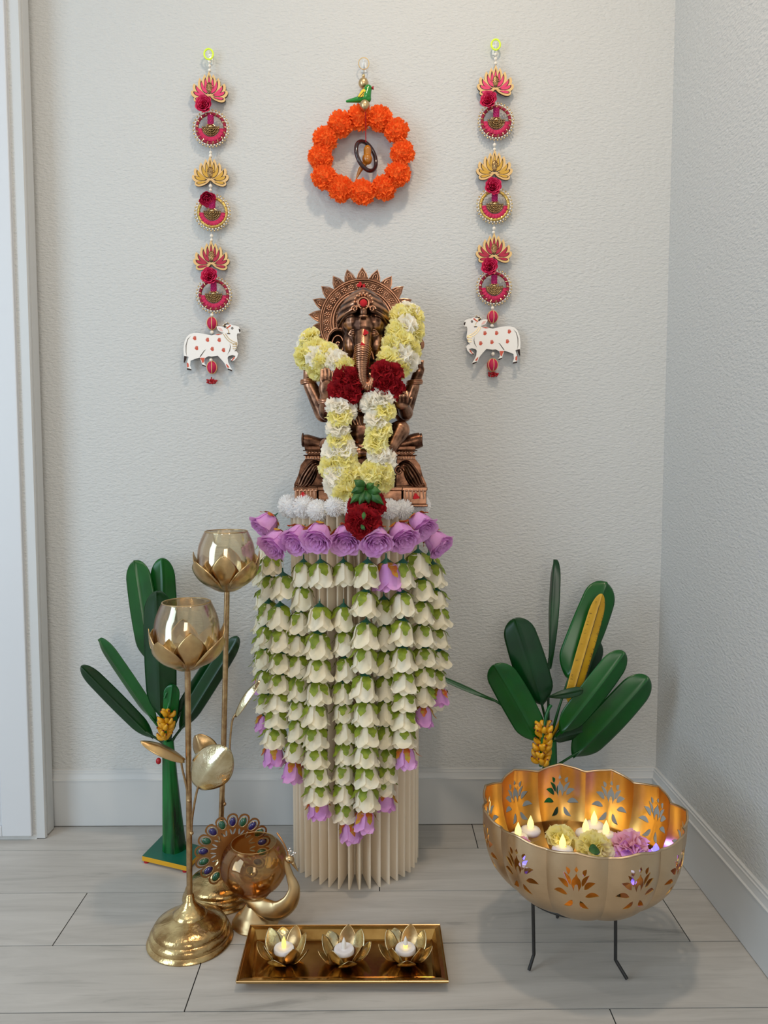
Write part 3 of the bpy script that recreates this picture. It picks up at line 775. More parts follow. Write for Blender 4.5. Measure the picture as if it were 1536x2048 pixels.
# ------------------------------------------------------------------ carnation garland round the neck
def garland():
    t = thing('carnation_garland', S(727, 780, .1), 'fresh white, yellow and crimson carnation garland draped round the copper statue', 'garland')
    W_, Y_, R_ = ME_CW, ME_CY, ME_CR; rng = random.Random(9)
    L = [  # px, py, depth, kind, facing (x, -y toward camera, z), scale
        (620, 676, .06, 'Y', (-.5, -.6, .7)), (612, 690, .055, 'W', (-.9, -.5, .0)), (627, 697, .075, 'Y', (-.3, -1, .1)), (608, 716, .06, 'Y', (-.8, -.6, -.4)), (634, 715, .085, 'W', (-.2, -1, .1)),
        (656, 706, .085, 'Y', (.1, -.9, .5)), (646, 730, .09, 'Y', (-.3, -.8, -.5)), (672, 722, .098, 'W', (0, -.9, .5)), (692, 736, .105, 'Y', (.3, -.8, .2)), (634, 740, .07, 'Y', (-.5, -.6, -.7)), (668, 738, .09, 'W', (.1, -.9, -.4)),
        (814, 624, .05, 'W', (.2, -.6, .9)), (826, 634, .055, 'Y', (.7, -.7, .4)), (800, 634, .06, 'Y', (-.4, -.8, .4)), (831, 660, .06, 'Y', (.8, -.6, 0)), (812, 652, .075, 'W', (.2, -1, .2)), (792, 662, .078, 'Y', (-.4, -.9, .2)),
        (806, 682, .085, 'Y', (.3, -1, .3)), (784, 690, .085, 'Y', (-.6, -.8, 0)), (822, 700, .075, 'Y', (.8, -.7, -.1)), (800, 708, .092, 'W', (.2, -1, 0)), (776, 716, .098, 'Y', (-.4, -.9, .3)), (816, 724, .08, 'W', (.7, -.7, -.3)), (800, 736, .09, 'Y', (.4, -.8, -.5)),
        (690, 756, .118, 'R', (.1, -1, .1)), (711, 757, .122, 'R', (.3, -.9, .2)), (680, 782, .122, 'R', (-.3, -1, -.1)), (702, 788, .125, 'R', (.2, -1, -.3)), (764, 744, .122, 'R', (-.2, -1, .3)), (785, 748, .118, 'R', (.4, -.9, .2)), (775, 766, .125, 'R', (.1, -1, -.2)), (757, 778, .12, 'R', (-.4, -.8, -.3)), (790, 778, .118, 'R', (.4, -.9, -.3)),
        (676, 813, .125, 'W', (-.1, -.7, .8)), (693, 820, .12, 'W', (.4, -.8, .4)), (679, 833, .128, 'Y', (0, -.8, .6)), (676, 857, .13, 'W', (0, -.8, .6)), (679, 880, .132, 'Y', (0, -.8, .6)), (687, 898, .133, 'W', (.1, -.9, .4)), (668, 902, .128, 'W', (-.5, -.8, .2)), (688, 916, .135, 'Y', (.1, -1, .3)), (664, 934, .13, 'Y', (-.4, -.9, -.1)), (677, 950, .137, 'W', (-.1, -1, .2)), (700, 944, .137, 'Y', (.3, -.9, .3)), (694, 966, .14, 'Y', (.2, -1, -.2)), (690, 986, .14, 'Y', (.1, -.9, -.5)), (672, 970, .132, 'W', (-.4, -.9, -.2)),
        (766, 797, .125, 'W', (.3, -.7, .7)), (741, 807, .122, 'W', (-.6, -.8, .2)), (768, 820, .128, 'Y', (.1, -.8, .5)), (753, 840, .13, 'W', (0, -.8, .6)), (758, 862, .132, 'Y', (0, -.8, .6)), (752, 886, .134, 'Y', (0, -.9, .5)), (757, 908, .135, 'W', (.1, -1, .3)), (770, 918, .13, 'W', (.4, -.8, 0)), (766, 946, .135, 'Y', (.4, -.9, -.1)), (742, 944, .14, 'Y', (-.1, -1, .1)), (764, 962, .132, 'Y', (.4, -.8, -.4)),
        (731, 1010, .185, 'R', (.1, -.9, .5)), (748, 1010, .178, 'R', (.6, -.8, .1)), (716, 1014, .178, 'R', (-.5, -.8, .3)), (712, 1043, .238, 'R', (-.5, -.9, .0)), (738, 1043, .238, 'R', (.5, -.9, .0)), (725, 1057, .24, 'R', (0, -.8, -.6)), (725, 1034, .236, 'R', (0, -.9, .5))]
    for px, py, d, k, f in L:
        ms = {'W': W_, 'Y': Y_, 'R': R_}[k]; me = rng.choice(ms); n = {'W': 'white_carnation', 'Y': 'yellow_carnation', 'R': 'red_carnation'}[k]
        q = quat(f); q = q @ Quaternion((0, 0, 1), rng.uniform(0, 6))
        inst(n, me, t, S(px, py, d-.012), q, (.90 if k != 'R' else .84)*rng.uniform(.94, 1.06))
    def leaf(a, b, wd, d, nm='leaf'):
        g = G(); A = S(*a, d); B = S(*b, d+.012); ax = (B-A); s = ax.cross(Vector((0, 1, 0))).normalized()
        g.grid(lambda u, v: A+ax*u+s*(2*v-1)*wd*math.sin(PI*(u**.8*.95+.04))**1.1+Vector((0, -.010*math.sin(PI*u)+.004*abs(2*v-1), 0)), 8, 6)
        solid(g.build(nm, M_dleaf, t), .0004)
    for a, b, wd in (((730, 972), (702, 986), .009), ((730, 975), (708, 960), .010), ((728, 978), (700, 1008), .009), ((735, 978), (762, 984), .010), ((735, 980), (768, 1010), .010), ((731, 980), (718, 1012), .008), ((733, 978), (748, 966), .008), ((733, 980), (738, 1008), .008), ((728, 1024), (727, 1040), .004), ((722, 1050), (730, 1060), .004)):
        leaf(a, b, wd, .178 if a[1] < 1000 else .262)
    pts = spline([S(605, 690, .03), S(640, 715, .07), S(690, 745, .1), S(690, 800, .112), S(679, 880, .118), S(690, 950, .122), S(728, 1010, .165), S(765, 945, .12), S(757, 880, .12), S(765, 800, .112), S(780, 740, .1), S(812, 690, .06), S(820, 625, .03)], 6)
    G().tube(pts, .0015, 6).build('garland_string', M_dleaf, t)
garland()

# ------------------------------------------------------------------ white yarn pompoms round the top of the column
def pompoms():
    t = thing('pompom_string', (PC.x, PC.y, PT-.006), 'string of white yarn pompoms circling the foot of the copper statue', 'pompom garland')
    rng = random.Random(4); n = 24; R = PR+.004
    for k in range(n):
        a = 2*PI*k/n; p = Vector((PC.x+R*math.cos(a), PC.y+R*math.sin(a)*.93-.004, PT-.001+rng.uniform(-.005, .005)))
        if p.y > WY-.03: p.y = WY-.03
        inst('pompom', ME_POM[k % 2], t, p, Quaternion((rng.random(), rng.random(), rng.random(), 1)).normalized(), rng.uniform(.82, .98))
pompoms()

# ------------------------------------------------------------------ hanging rose strands
def strands():
    D = [  # label, top lilac (px,py) or None, whites, bottom lilac, depth Y
     ('front left rose strand of ten cream roses with bare string below its first bloom', (642, 1076), [(641, 1124), (639, 1212), (637, 1264), (637, 1316), (634, 1362), (631, 1406), (631, 1452), (631, 1494), (633, 1528), (634, 1566)], (636, 1592), 1.592),
     ('rose strand just left of the middle one, ending in the lowest lilac rose', (692, 1080), [(687, 1124), (687, 1212), (689, 1262), (689, 1315), (686, 1362), (686, 1405), (689, 1440), (689, 1482), (689, 1526), (689, 1564), (690, 1604)], (698, 1640), 1.606),
     ('nearest hanging rose strand in the middle, directly below the crimson carnations', (748, 1080), [(735, 1124), (732, 1182), (732, 1244), (730, 1294), (730, 1350), (730, 1402), (732, 1448), (732, 1490), (732, 1530), (732, 1572)], (732, 1618), 1.574),
     ('narrow rose strand right of the middle one, starting with a lilac rose among cream ones', None, [(773, 1130, 'P'), (768, 1198), (771, 1250), (771, 1302), (771, 1352), (771, 1400), (771, 1450), (773, 1494), (773, 1526), (771, 1552)], (769, 1576), 1.618),
     ('front right rose strand of cream roses, its lilac end rose just above baseboard level', (795, 1075), [(806, 1124), (803, 1184), (806, 1240), (806, 1294), (809, 1342), (809, 1384), (809, 1420), (806, 1454)], (810, 1492), 1.602),
     ('shorter rose strand second from the right edge, seven cream roses over a lilac one', (830, 1055), [(836, 1104), (844, 1158), (844, 1202), (844, 1248), (847, 1294), (847, 1332), (847, 1370)], (846, 1410), 1.642),
     ('rightmost hanging rose strand, its end near the long thin green leaf', (858, 1090), [(866, 1128), (872, 1180), (875, 1214), (875, 1258), (875, 1300), (873, 1338)], (877, 1374), 1.70),
     ('slim rose strand with small narrow cream roses between two broader strands, left of centre', (605, 1080), [(607, 1124), (605, 1172), (600, 1222), (598, 1268), (600, 1310), (598, 1352), (596, 1400), (596, 1438), (592, 1482)], (588, 1520), 1.626),
     ('outer left rose strand with a big tilted lilac rose on top and eight cream roses', (566, 1090), [(566, 1150), (560, 1210), (562, 1258), (563, 1304), (561, 1346), (557, 1384), (555, 1416), (550, 1454)], (545, 1488), 1.642),
     ('leftmost topped rose strand, half hidden behind its neighbour, ending in a small lilac rose', (548, 1055), [(542, 1110), (540, 1152), (538, 1204), (534, 1252), (531, 1296), (533, 1340), (536, 1386)], (531, 1428), 1.712),
     ('hindmost left rose strand close to the wall, partly behind the leftmost topped one', None, [(534, 1080), (532, 1130), (530, 1178), (528, 1226), (526, 1270), (524, 1312)], (523, 1352), 1.80),
     ('hindmost right rose strand close to the wall, seen only between its neighbours', None, [(858, 1110), (862, 1160), (866, 1206), (864, 1250), (864, 1296), (862, 1340), (864, 1380)], None, 1.80)]
    rng = random.Random(12); up = Vector((0, 0, 1))
    for lab, top, whites, bot, Y in D:
        pts = [at(x[0], x[1]-6, Y) for x in whites]
        p0 = at(top[0], top[1]-30, Y+.02) if top else at(whites[0][0], whites[0][1]-30, Y+.02)
        p0.z = min(p0.z, PT+.004)
        t = thing('rose_strand', (p0.x, p0.y, p0.z), lab, 'flower garland', 'rose strands hanging from the column top')
        pe = (at(bot[0], bot[1], Y) if bot else pts[-1])
        G().tube([p0]+pts+[pe], .0006, 5).build('string', M_string, t)
        if top:
            c = at(top[0], top[1]-22, Y-.004); out = Vector((c.x-PC.x, c.y-PC.y-.05, 0)).normalized()
            ax = -(Vector((0, 0, -1.0))+out*1.25).normalized()
            o = inst('lilac_rose', rng.choice(ME_PBIG), t, c, quat(ax) @ Quaternion((0, 0, 1), rng.uniform(0, 6)), rng.uniform(.90, .98))
            sub('calyx', rng.choice(ME_BCALYX), o)
        for i, x in enumerate(whites):
            lil = len(x) > 2; c = at(x[0], x[1]-(6 if lil else 0), Y-(.022 if lil else 0))
            tl = Vector((rng.uniform(-.10, .10), rng.uniform(-.10, .06)+.1, 1)).normalized()
            nxt = whites[i+1][1] if i+1 < len(whites) else (bot[1] if bot else x[1]+44)
            sp = (nxt-x[1]); sc = min(1.04, max(.80, sp/47.0))*rng.uniform(.97, 1.04)
            wsc = 1.0 if Y < 1.66 else .92
            if x[0] in (687, 689, 686, 690) or lab.startswith('narrow') or 'narrow cream' in lab: wsc = .88
            q = quat(tl) @ Quaternion((0, 0, 1), rng.uniform(0, 6))
            o = inst('lilac_rose' if lil else 'cream_rose', rng.choice(ME_PBELL if lil else ME_BELL), t, c+Vector((0, 0, 0)), q, (1.15*wsc, 1.15*wsc, 1.08*sc) if not lil else 1.32)
            sub('calyx', rng.choice(ME_RCALYX if lil else ME_CALYX), o)
        if bot:
            o = inst('lilac_rose', rng.choice(ME_PBELL), t, at(bot[0], bot[1], Y), quat((rng.uniform(-.15, .15), .12, 1)) @ Quaternion((0, 0, 1), rng.uniform(0, 6)), 1.0 if Y < 1.7 else .9)
            sub('calyx', rng.choice(ME_RCALYX), o)
    # loose extra lilac bloom on the right edge and crimson buds peeping out: part of a short strand
strands()

# ------------------------------------------------------------------ wall hangings
HY = WY-.014
def W(px, py, d=.0): return at(px, py, HY-d)
PXM = (W(421, 300)-W(420, 300)).length
def lens(tipx, tipy, w_, n=9):
    """pointed petal outline from the origin to its tip"""
    T = Vector((tipx, tipy)); C = Vector((tipx*.92, tipy*.30 if tipy > 5 else -6)); out = []
    f = lambda u: (math.sin(PI*u**.95))**.75
    def P(u): return C*(2*u*(1-u))+T*u*u
    def Nn(u): d = C*(2-4*u)+T*(2*u); d.normalize(); return Vector((-d.y, d.x))
    for i in range(n+1): u = i/n; out.append(P(u)+Nn(u)*w_*f(u)*.5)
    for i in range(n-1, 0, -1): u = i/n; out.append(P(u)-Nn(u)*w_*f(u)*.5)
    return out
PET = [(-30, -3, 11), (30, -3, 11), (-34, 13, 13), (34, 13, 13), (-29, 27, 13), (29, 27, 13), (-19, 37, 13), (19, 37, 13), (-9, 44, 14), (9, 44, 14), (0, 50, 12)]
def plaque_meshes():
    k = PXM; out = {}
    gb, gf, gc = G(), G(), G()
    for i, (x, y, w_) in enumerate(PET):
        o = Vector((0, 5)) if abs(x) < 25 else Vector((math.copysign(2, x), 4))
        P = [(p+o)*k for p in lens(x-o.x*0, y-1, w_+2.2)]; Q = [(p*.84+o*1.0+Vector((x, y)).normalized()*3.6)*k for p in lens(x*.93, (y-1)*.93, w_*.66)]
        gb.plate(P, [], lambda a, b, h: Vector((a, -h, b)), .0045)
        e = .0045+.00012*i
        gf.plate([p for p in P], [Q], lambda a, b, h: Vector((a, -h-e, b)), .0016)
        gf.cur = 1; gf.plate(Q, [], lambda a, b, h: Vector((a, -h-.0060-.00012*i, b)), .0004); gf.cur = 0
        qc = sum(Q, Vector((0, 0)))/len(Q); gc.plate([qc+(p-qc)*.80 for p in Q], [], lambda a, b, h: Vector((a, -h-.0063-.00012*i, b)), .0004)
    gs = G()   # jewelled peacock brooch in the middle
    for i in range(40):
        a = i*.42; r = (1-i/46)
        gs.ell(Vector((6.6*r*math.cos(a)*k+.3*k, -.0078, (21+11*r*math.sin(a))*k)), (1.35*k, .0018, 1.35*k), nu=7, nv=5)
    gs.ell(Vector((0, -.0070, 21*k)), (6.6*k, .002, 11*k), nu=12, nv=7); gs.ell(Vector((0, -.009, 19*k)), (2*k, .001, 3*k), nu=8, nv=6)
    return gb, gf, gc, gs
gb, gf, gc, gs = plaque_meshes()
ME_PB = gb.mesh('backing', M_mdf, smooth=False); ME_PF = gf.mesh('cut_frame', [M_wood, M_mdf], smooth=False)
ME_PC = {c: gc.mesh('painted_petals', m, smooth=False) for c, m in (('pink', M_pinkfill), ('ochre', M_ochre), ('crimson', M_crimfill))}
ME_PS = gs.mesh('jewel', M_kundan)
def small_rose():
    rng = random.Random(77); g = G()
    for j, f in enumerate((1, .8, .6, .42, .26)):
        for q in range(4):
            pr = [(.003*f, 0), (.0105*f, .003), (.0125*f, .009), (.0150*f, .0125), (.0165*f, .0135)]
            petal_shell(g, 2*PI*q/4+j*.8, .92, [(r*rng.uniform(.95, 1.05), z*(1+.1*j)) for r, z in pr], rng, .08, .001, 6)
    return g.mesh('fabric_rose', M_mrose)
ME_SR = small_rose()
def bangle_meshes():
    k = PXM; o = {}
    for nm, m, m2 in (('crim', M_crim, M_wood), ('ochre', M_ochre2, M_wood)):
        g = G(); n = 48
        g.tube([Vector((28*k*math.cos(2*PI*i/n), 0, 28*k*math.sin(2*PI*i/n))) for i in range(n+1)], 3.0*k, 8, cap=False)
        g.cur = 1      # gold ribbon wound round the ring
        for i in range(17):
            a = 2*PI*i/17
            pts = [Vector(((28+3.2*math.cos(b))*k*math.cos(a+b*.035), -3.2*k*math.sin(b), (28+3.2*math.cos(b))*k*math.sin(a+b*.035))) for b in [q*.45-.6 for q in range(11)]]
            g.tube(pts, 1.1*k, 5)
        o[nm] = g.mesh('bangle', [m, M_goldbead])
    g = G()
    for i in range(32):
        a = 2*PI*i/32; g.cur = 0
        g.ell((32.6*k*math.cos(a), -.4*k, 32.6*k*math.sin(a)), 1.9*k, nu=8, nv=6); g.cur = 1
        a += PI/32; g.ell((35.4*k*math.cos(a), 0, 35.8*k*math.sin(a)), 1.9*k, nu=8, nv=6)
    o['beads'] = g.mesh('bead_edging', [M_pearl, M_goldbead])
    g = G()          # ruffled fringe in the lower half
    def fr(u, v):
        a = PI*1.02+PI*.96*u; r = (17.5+8.5*v)*k; return Vector((r*math.cos(a), -(3.2+.9*math.sin(u*70)*v+1.2*math.sin(PI*v))*k, r*math.sin(a)))
    g.grid(fr, 80, 5); g.grid(lambda u, v: Vector((fr(u, v).x, -1.2*k, fr(u, v).z)), 40, 3)
    o['fringe'] = g.mesh('pink_fringe', M_mag)
    g = G(); g.cur = 0
    for j, r in enumerate((4, 8, 12, 16)):
        n = 4+j*4
        for i in range(n+1):
            a = PI+PI*i/n; g.ell((r*k*math.cos(a), -(4.5+.4*(j % 2))*k, (r*math.sin(a)+1)*k), 1.75*k, nu=7, nv=5)
    g.plate([(r_*k*math.cos(a), r_*k*math.sin(a)+k) for r_, a in [(17, PI+PI*i/16) for i in range(17)]], [], lambda a, b, h: Vector((a, -h-2*k, b)), 1.5*k)
    o['fan'] = g.mesh('beaded_fan', M_kundan)
    g = G()
    g.tube([(0, -2.5*k, 24*k), (0, -2.5*k, 5*k)], 5.0*k, 14)
    for z in range(6):
        for q in range(9): g.ell((5.2*k*math.cos(q*PI*2/9+z*.35), -2.5*k+5.2*k*math.sin(q*PI*2/9+z*.35), (22-z*3.1)*k), 1.5*k, nu=6, nv=5)
    o['drop'] = g.mesh('magenta_thread_bead', M_magenta2)
    g = G()
    for q in range(16):
        a = q*PI/8; g.tube([Vector((2*k*math.cos(a), -2.5*k+2*k*math.sin(a), 7*k)), Vector((7*k*math.cos(a), -2.5*k+5*k*math.sin(a), 5*k)), Vector((10*k*math.cos(a), -2.5*k+6*k*math.sin(a), (5.5-(q % 2)*2)*k))], .9*k, 5)
    g.ell((0, -2.5*k, 2.2*k), (5*k, 5*k, 3.2*k), nu=12, nv=7)
    o['cap'] = g.mesh('gold_bead_cap', M_goldbead)
    return o
MB_ = bangle_meshes()
ME_PEARL = G().ell((0, 0, 0), 1, nu=14, nv=9).mesh('pearl', M_pearl)
def ball_mesh():
    k = PXM; g = G(); g.ell((0, 0, 0), (11*k, 11*k, 12.5*k), nu=24, nv=14); g.cur = 1
    for q in range(6):
        a = q*PI/3+.5
        g.tube([Vector((11.3*k*math.sin(PI*i/12)*math.cos(a), 11.3*k*math.sin(PI*i/12)*math.sin(a), 12.8*k*math.cos(PI*i/12))) for i in range(13)], .8*k, 5)
    return g.mesh('thread_ball', [M_mag, M_wood])
ME_BALL = ball_mesh()
def tassel_mesh():
    k = PXM; rng = random.Random(8); g = G()
    for i in range(40):
        a = rng.uniform(0, 2*PI); u = rng.random()
        g.ell((9.5*k*u**.6*math.cos(a)*1.15, 5*k*u**.6*math.sin(a), rng.uniform(-6, 3.5)*k*(1-.35*u)), 1.9*k, nu=7, nv=5)
    g.tube([(0, 0, 0), (0, 0, 8*k)], 1.3*k, 6)
    return g.mesh('bead_tassel', M_red)
ME_TAS = tassel_mesh()
COWP = [(815, 1265), (812, 1245), (795, 1218), (760, 1206), (730, 1203), (700, 1188), (676, 1172), (650, 1170), (636, 1185), (618, 1188), (610, 1205), (622, 1228), (600, 1216), (570, 1212), (540, 1215), (550, 1240), (566, 1265), (598, 1280), (622, 1286), (604, 1300), (560, 1298), (525, 1308), (480, 1318), (400, 1300), (330, 1290), (280, 1290), (230, 1303), (195, 1335), (168, 1395), (157, 1470), (158, 1540), (163, 1570), (155, 1630), (176, 1618), (190, 1590), (190, 1568), (214, 1565), (200, 1610), (190, 1650), (193, 1690), (193, 1712), (240, 1720), (243, 1702), (228, 1660), (235, 1605), (290, 1583), (345, 1568), (352, 1595), (366, 1635), (366, 1662), (408, 1680), (415, 1665), (395, 1640), (392, 1605), (402, 1575), (440, 1553), (480, 1557), (550, 1547), (590, 1590), (628, 1635), (645, 1670), (662, 1708), (710, 1730), (716, 1712), (692, 1675), (668, 1625), (662, 1570), (676, 1550), (720, 1540), (756, 1550), (745, 1568), (715, 1580), (692, 1603), (698, 1616), (740, 1600), (772, 1565), (786, 1522), (765, 1498), (738, 1496), (766, 1470), (784, 1415), (774, 1350), (772, 1312), (780, 1292), (808, 1290), (820, 1278)]
def cow(sx, parent, ox, oy):
    """painted wooden cow; crop units around its hanging hole"""
    k = PXM/5.69
    c = lambda p: Vector((sx*(p[0]-487)*k, -(p[1]-1325)*k))
    O = W(ox, oy, .003)
    def P(x, y, h): return Vector((O.x+x, O.y-h, O.z+y))
    pts = [c(p) for p in COWP]; pts = pts if sx > 0 else pts[::-1]
    cen = c((480, 1430))
    big = []
    n = len(pts)
    for i in range(n):
        a, b = pts[i-1], pts[(i+1) % n]; t = (b-a).normalized(); big.append(pts[i]+Vector((-t.y, t.x))*(.0009))
    g = G(); g.plate(big, [], P, .005)
    root = g.build('painted_cow', M_mdf, parent, smooth=False)
    sm = []
    for i in range(n):
        a, b = pts[i-1], pts[(i+1) % n]; t = (b-a).normalized(); sm.append(pts[i]-Vector((-t.y, t.x))*(.0002))
    fg = G()
    def lay(nm, polys, m, h):
        fg.cur = {'hand_prints': 1, 'orange_markings': 1, 'black_markings': 2, 'ear_lining': 3}[nm]
        for lp in polys:
            q = [c(p) for p in lp]; q = q if sx > 0 else q[::-1]
            fg.plate(q, [], lambda x, y, hh: P(x, y, hh+h), .0003)
    fg.plate(sm, [], lambda x, y, h: P(x, y, h+.005), .0008)
    def blob(x, y, rx, ry, n=12, a0=0): return [(x+rx*math.cos(2*PI*i/n+a0), y+ry*math.sin(2*PI*i/n+a0)) for i in range(n)]
    hands = []
    for x, y in ((290, 1352), (437, 1370), (572, 1372), (310, 1465), (490, 1474), (620, 1487)):
        hands.append(blob(x, y+6, 17, 15))
        for q in range(4): hands.append(blob(x-13+q*8, y-14-3*(q in (1, 2)), 3.6, 12, 8))
        hands.append(blob(x-19, y-2, 5, 9, 8))
    lay('hand_prints', hands, M_orpaint, .0059)
    lay('orange_markings', [[(648, 1235), (700, 1195), (706, 1210), (660, 1243)], [(525, 1310), (560, 1300), (604, 1302), (560, 1314)], [(345, 1572), (400, 1572), (394, 1590), (388, 1625), (372, 1632), (360, 1600)], [(193, 1625), (212, 1640), (214, 1675), (196, 1685), (192, 1655)], [(643, 1640), (660, 1652), (682, 1680), (664, 1688), (650, 1665)], [(708, 1600), (738, 1560), (748, 1572), (715, 1608)]], M_orpaint, .0060)
    lay('black_markings', [[(795, 1240), (812, 1246), (818, 1268), (808, 1284), (800, 1270)], blob(722, 1235, 13, 13), [(660, 1290), (698, 1292), (696, 1302), (664, 1300)], [(193, 1690), (243, 1702), (240, 1719), (193, 1711)], [(366, 1648), (413, 1664), (408, 1679), (367, 1662)], [(660, 1692), (714, 1712), (709, 1729), (662, 1707)], [(694, 1600), (712, 1604), (716, 1612), (698, 1616)], [(163, 1550), (214, 1563), (190, 1568), (188, 1590), (174, 1618), (156, 1628)], [(240, 1325), (205, 1360), (183, 1430), (182, 1510), (192, 1556), (187, 1510), (190, 1430), (210, 1362)], [(415, 1478), (400, 1490), (370, 1535), (350, 1562), (342, 1560), (365, 1528), (395, 1488)], [(692, 1410), (700, 1450), (692, 1490), (664, 1530), (658, 1550), (668, 1520), (686, 1485), (694, 1450)], [(612, 1205), (636, 1186), (655, 1180), (686, 1182), (692, 1190), (655, 1192), (640, 1205), (650, 1225), (640, 1232), (624, 1222)]], M_mdf, .0062)
    lay('ear_lining', [[(556, 1228), (590, 1232), (612, 1262), (608, 1272), (578, 1262)]], M_pink_ear, .0061)
    fg.build('painted_face', [M_cow, M_orpaint, M_mdf, M_pink_ear], root, smooth=False)
    g = G(); S3 = lambda p: (lambda q: P(q.x, q.y, .0063))(c(p))
    for a in (([(618, 1300), (650, 1350), (700, 1395), (775, 1425)]), ([(640, 1295), (680, 1350), (730, 1385), (775, 1400)]), ([(725, 1425), (745, 1412), (778, 1410)]), ([(722, 1445), (750, 1440), (775, 1436)]), ([(725, 1465), (745, 1470), (768, 1464)]), ([(670, 1245), (678, 1265), (682, 1285)]), ([(630, 1200), (650, 1212), (668, 1240)])):
        g.tube(spline([S3(p) for p in a], 4), .00075, 6)
    for p in ((640, 1185), (622, 1205), (682, 1182), (668, 1172), (678, 1288), (770, 1420), (768, 1450)): g.ell(S3(p), .0014, nu=8, nv=6)
    g.build('gold_trim', M_goldbead, root)
    g = G(); g.ell(S3((722, 1235)), (.0011, .0004, .0012), nu=8, nv=6); g.build('eye', M_cow, root)
    return root
def hook(px, py, lab):
    t = thing('adhesive_hook', (W(px, py).x, WY, W(px, py).z), lab, 'hook')
    c = W(px, py); g = G(); y = WY
    g.box((c.x-.0065, y-.0025, c.z-.014), (c.x+.0065, y, c.z+.010)); o = g.build('base_plate', M_clear, t, smooth=False)
    o.modifiers.new('round', 'BEVEL').width = .002
    g = G(); g.tube(spline([(c.x, y-.002, c.z-.003), (c.x, y-.010, c.z-.008), (c.x, y-.0185, c.z-.006), (c.x, y-.021, c.z+.002)], 5), .0019, 8)
    g.ell((c.x, y-.021, c.z+.004), .0026, nu=10, nv=7); g.build('hook_arm', M_clear, t)
def hanging(side):
    if side < 0:
        lab = 'left wall hanging of lotus plaques, beaded bangles and a white cow facing right'
        hk = (418, 110); pearls = [(419, 124, 3), (419, 132, 3.4), (419, 141, 3.6), (421, 305, 3.2), (421, 312, 3.9), (421, 372, 3.8), (421, 380, 3.2), (423, 472, 3.7), (423, 480, 3.4), (424, 538, 3.2), (424, 630, 3.6), (424, 665, 4.2), (422, 720, 3.8)]
        plq = [(420, 200, 'pink'), (422, 368, 'ochre'), (424, 535, 'crimson')]; rs = [(411, 213, (-.1, -1, 0)), (413, 392, (.3, -.6, -.7)), (421, 555, (0, -1, .1))]
        bg = [(422, 257, 'crim'), (425, 425, 'ochre'), (428, 590, 'crim')]; bl = [(424, 647), (424, 735)]; tas = (423, 762); cw = (425, 673, 1)
    else:
        lab = 'right wall hanging of lotus plaques, beaded bangles and a white cow facing left'
        hk = (991, 91); pearls = [(991, 109, 3), (991, 118, 3.4), (991, 127, 3.6), (990, 190, 3.6), (989, 290, 3.7), (989, 299, 3.4), (988, 360, 3.4), (988, 457, 3.7), (987, 465, 3.4), (985, 616, 3.6), (984, 652, 4.0), (986, 708, 3.9)]
        plq = [(990, 187, 'pink'), (988, 355, 'ochre'), (987, 520, 'crimson')]; rs = [(979, 205, (-.3, -1, .1)), (985, 376, (0, -1, 0)), (980, 535, (-.2, -1, 0))]
        bg = [(992, 243, 'crim'), (989, 411, 'ochre'), (988, 575, 'crim')]; bl = [(985, 634), (985, 730)]; tas = (986, 748); cw = (983.5, 659.5, -1)
    c = W(*hk); t = thing('wall_hanging', (c.x, HY, c.z), lab, 'wall hanging')
    g = G(); g.tube([c+Vector((.0105*math.cos(q*PI/16), -.004, .012*math.sin(q*PI/16))) for q in range(33)], .0022, 8); g.build('lime_hoop', M_lime, t)
    cx = W(cw[0], cw[1])
    g = G(); g.tube(spline([c+Vector((0, -.003, -.012))]+[W(p[0], p[1], .002) for p in pearls], 3), .0005, 5); g.build('thread', M_string, t)
    for px, py, r in pearls: inst('pearl', ME_PEARL, t, W(px, py, .003), None, r*PXM)
    for px, py, k in plq:
        o = inst('lotus_plaque', ME_PB, t, W(px, py, .0), None, .98)
        for nm, me in (('cut_frame', ME_PF), ('painted_petals', ME_PC[k]), ('jewel', ME_PS)): sub(nm, me, o)
        o['label'] = {'pink': 'lotus plaque with hot pink petals', 'ochre': 'lotus plaque with mustard petals', 'crimson': 'lotus plaque with crimson petals'}[k]
    for px, py, k in bg:
        o = inst('bangle', MB_[k], t, W(px, py, .004), None, 1.0)
        for nm, me in (('bead_edging', 'beads'), ('pink_fringe', 'fringe'), ('beaded_fan', 'fan'), ('magenta_thread_bead', 'drop'), ('gold_bead_cap', 'cap')): sub(nm, MB_[me], o)
        if k == 'ochre': o['label'] = 'bangle wound in gold thread'
    for px, py, f in rs: inst('fabric_rose', ME_SR, t, W(px, py, .008), quat(f), 1.22)
    for px, py in bl: inst('thread_ball', ME_BALL, t, W(px, py, .002), Quaternion((0, 0, 1), -.9))
    inst('bead_tassel', ME_TAS, t, W(*tas))
    cow(cw[2], t, cw[0], cw[1])
hook(418, 112, 'clear plastic hook holding the left wall hanging'); hook(991, 93, 'clear plastic hook holding the right wall hanging'); hook(728, 128, 'clear plastic hook above the marigold wreath')
hanging(-1); hanging(1)

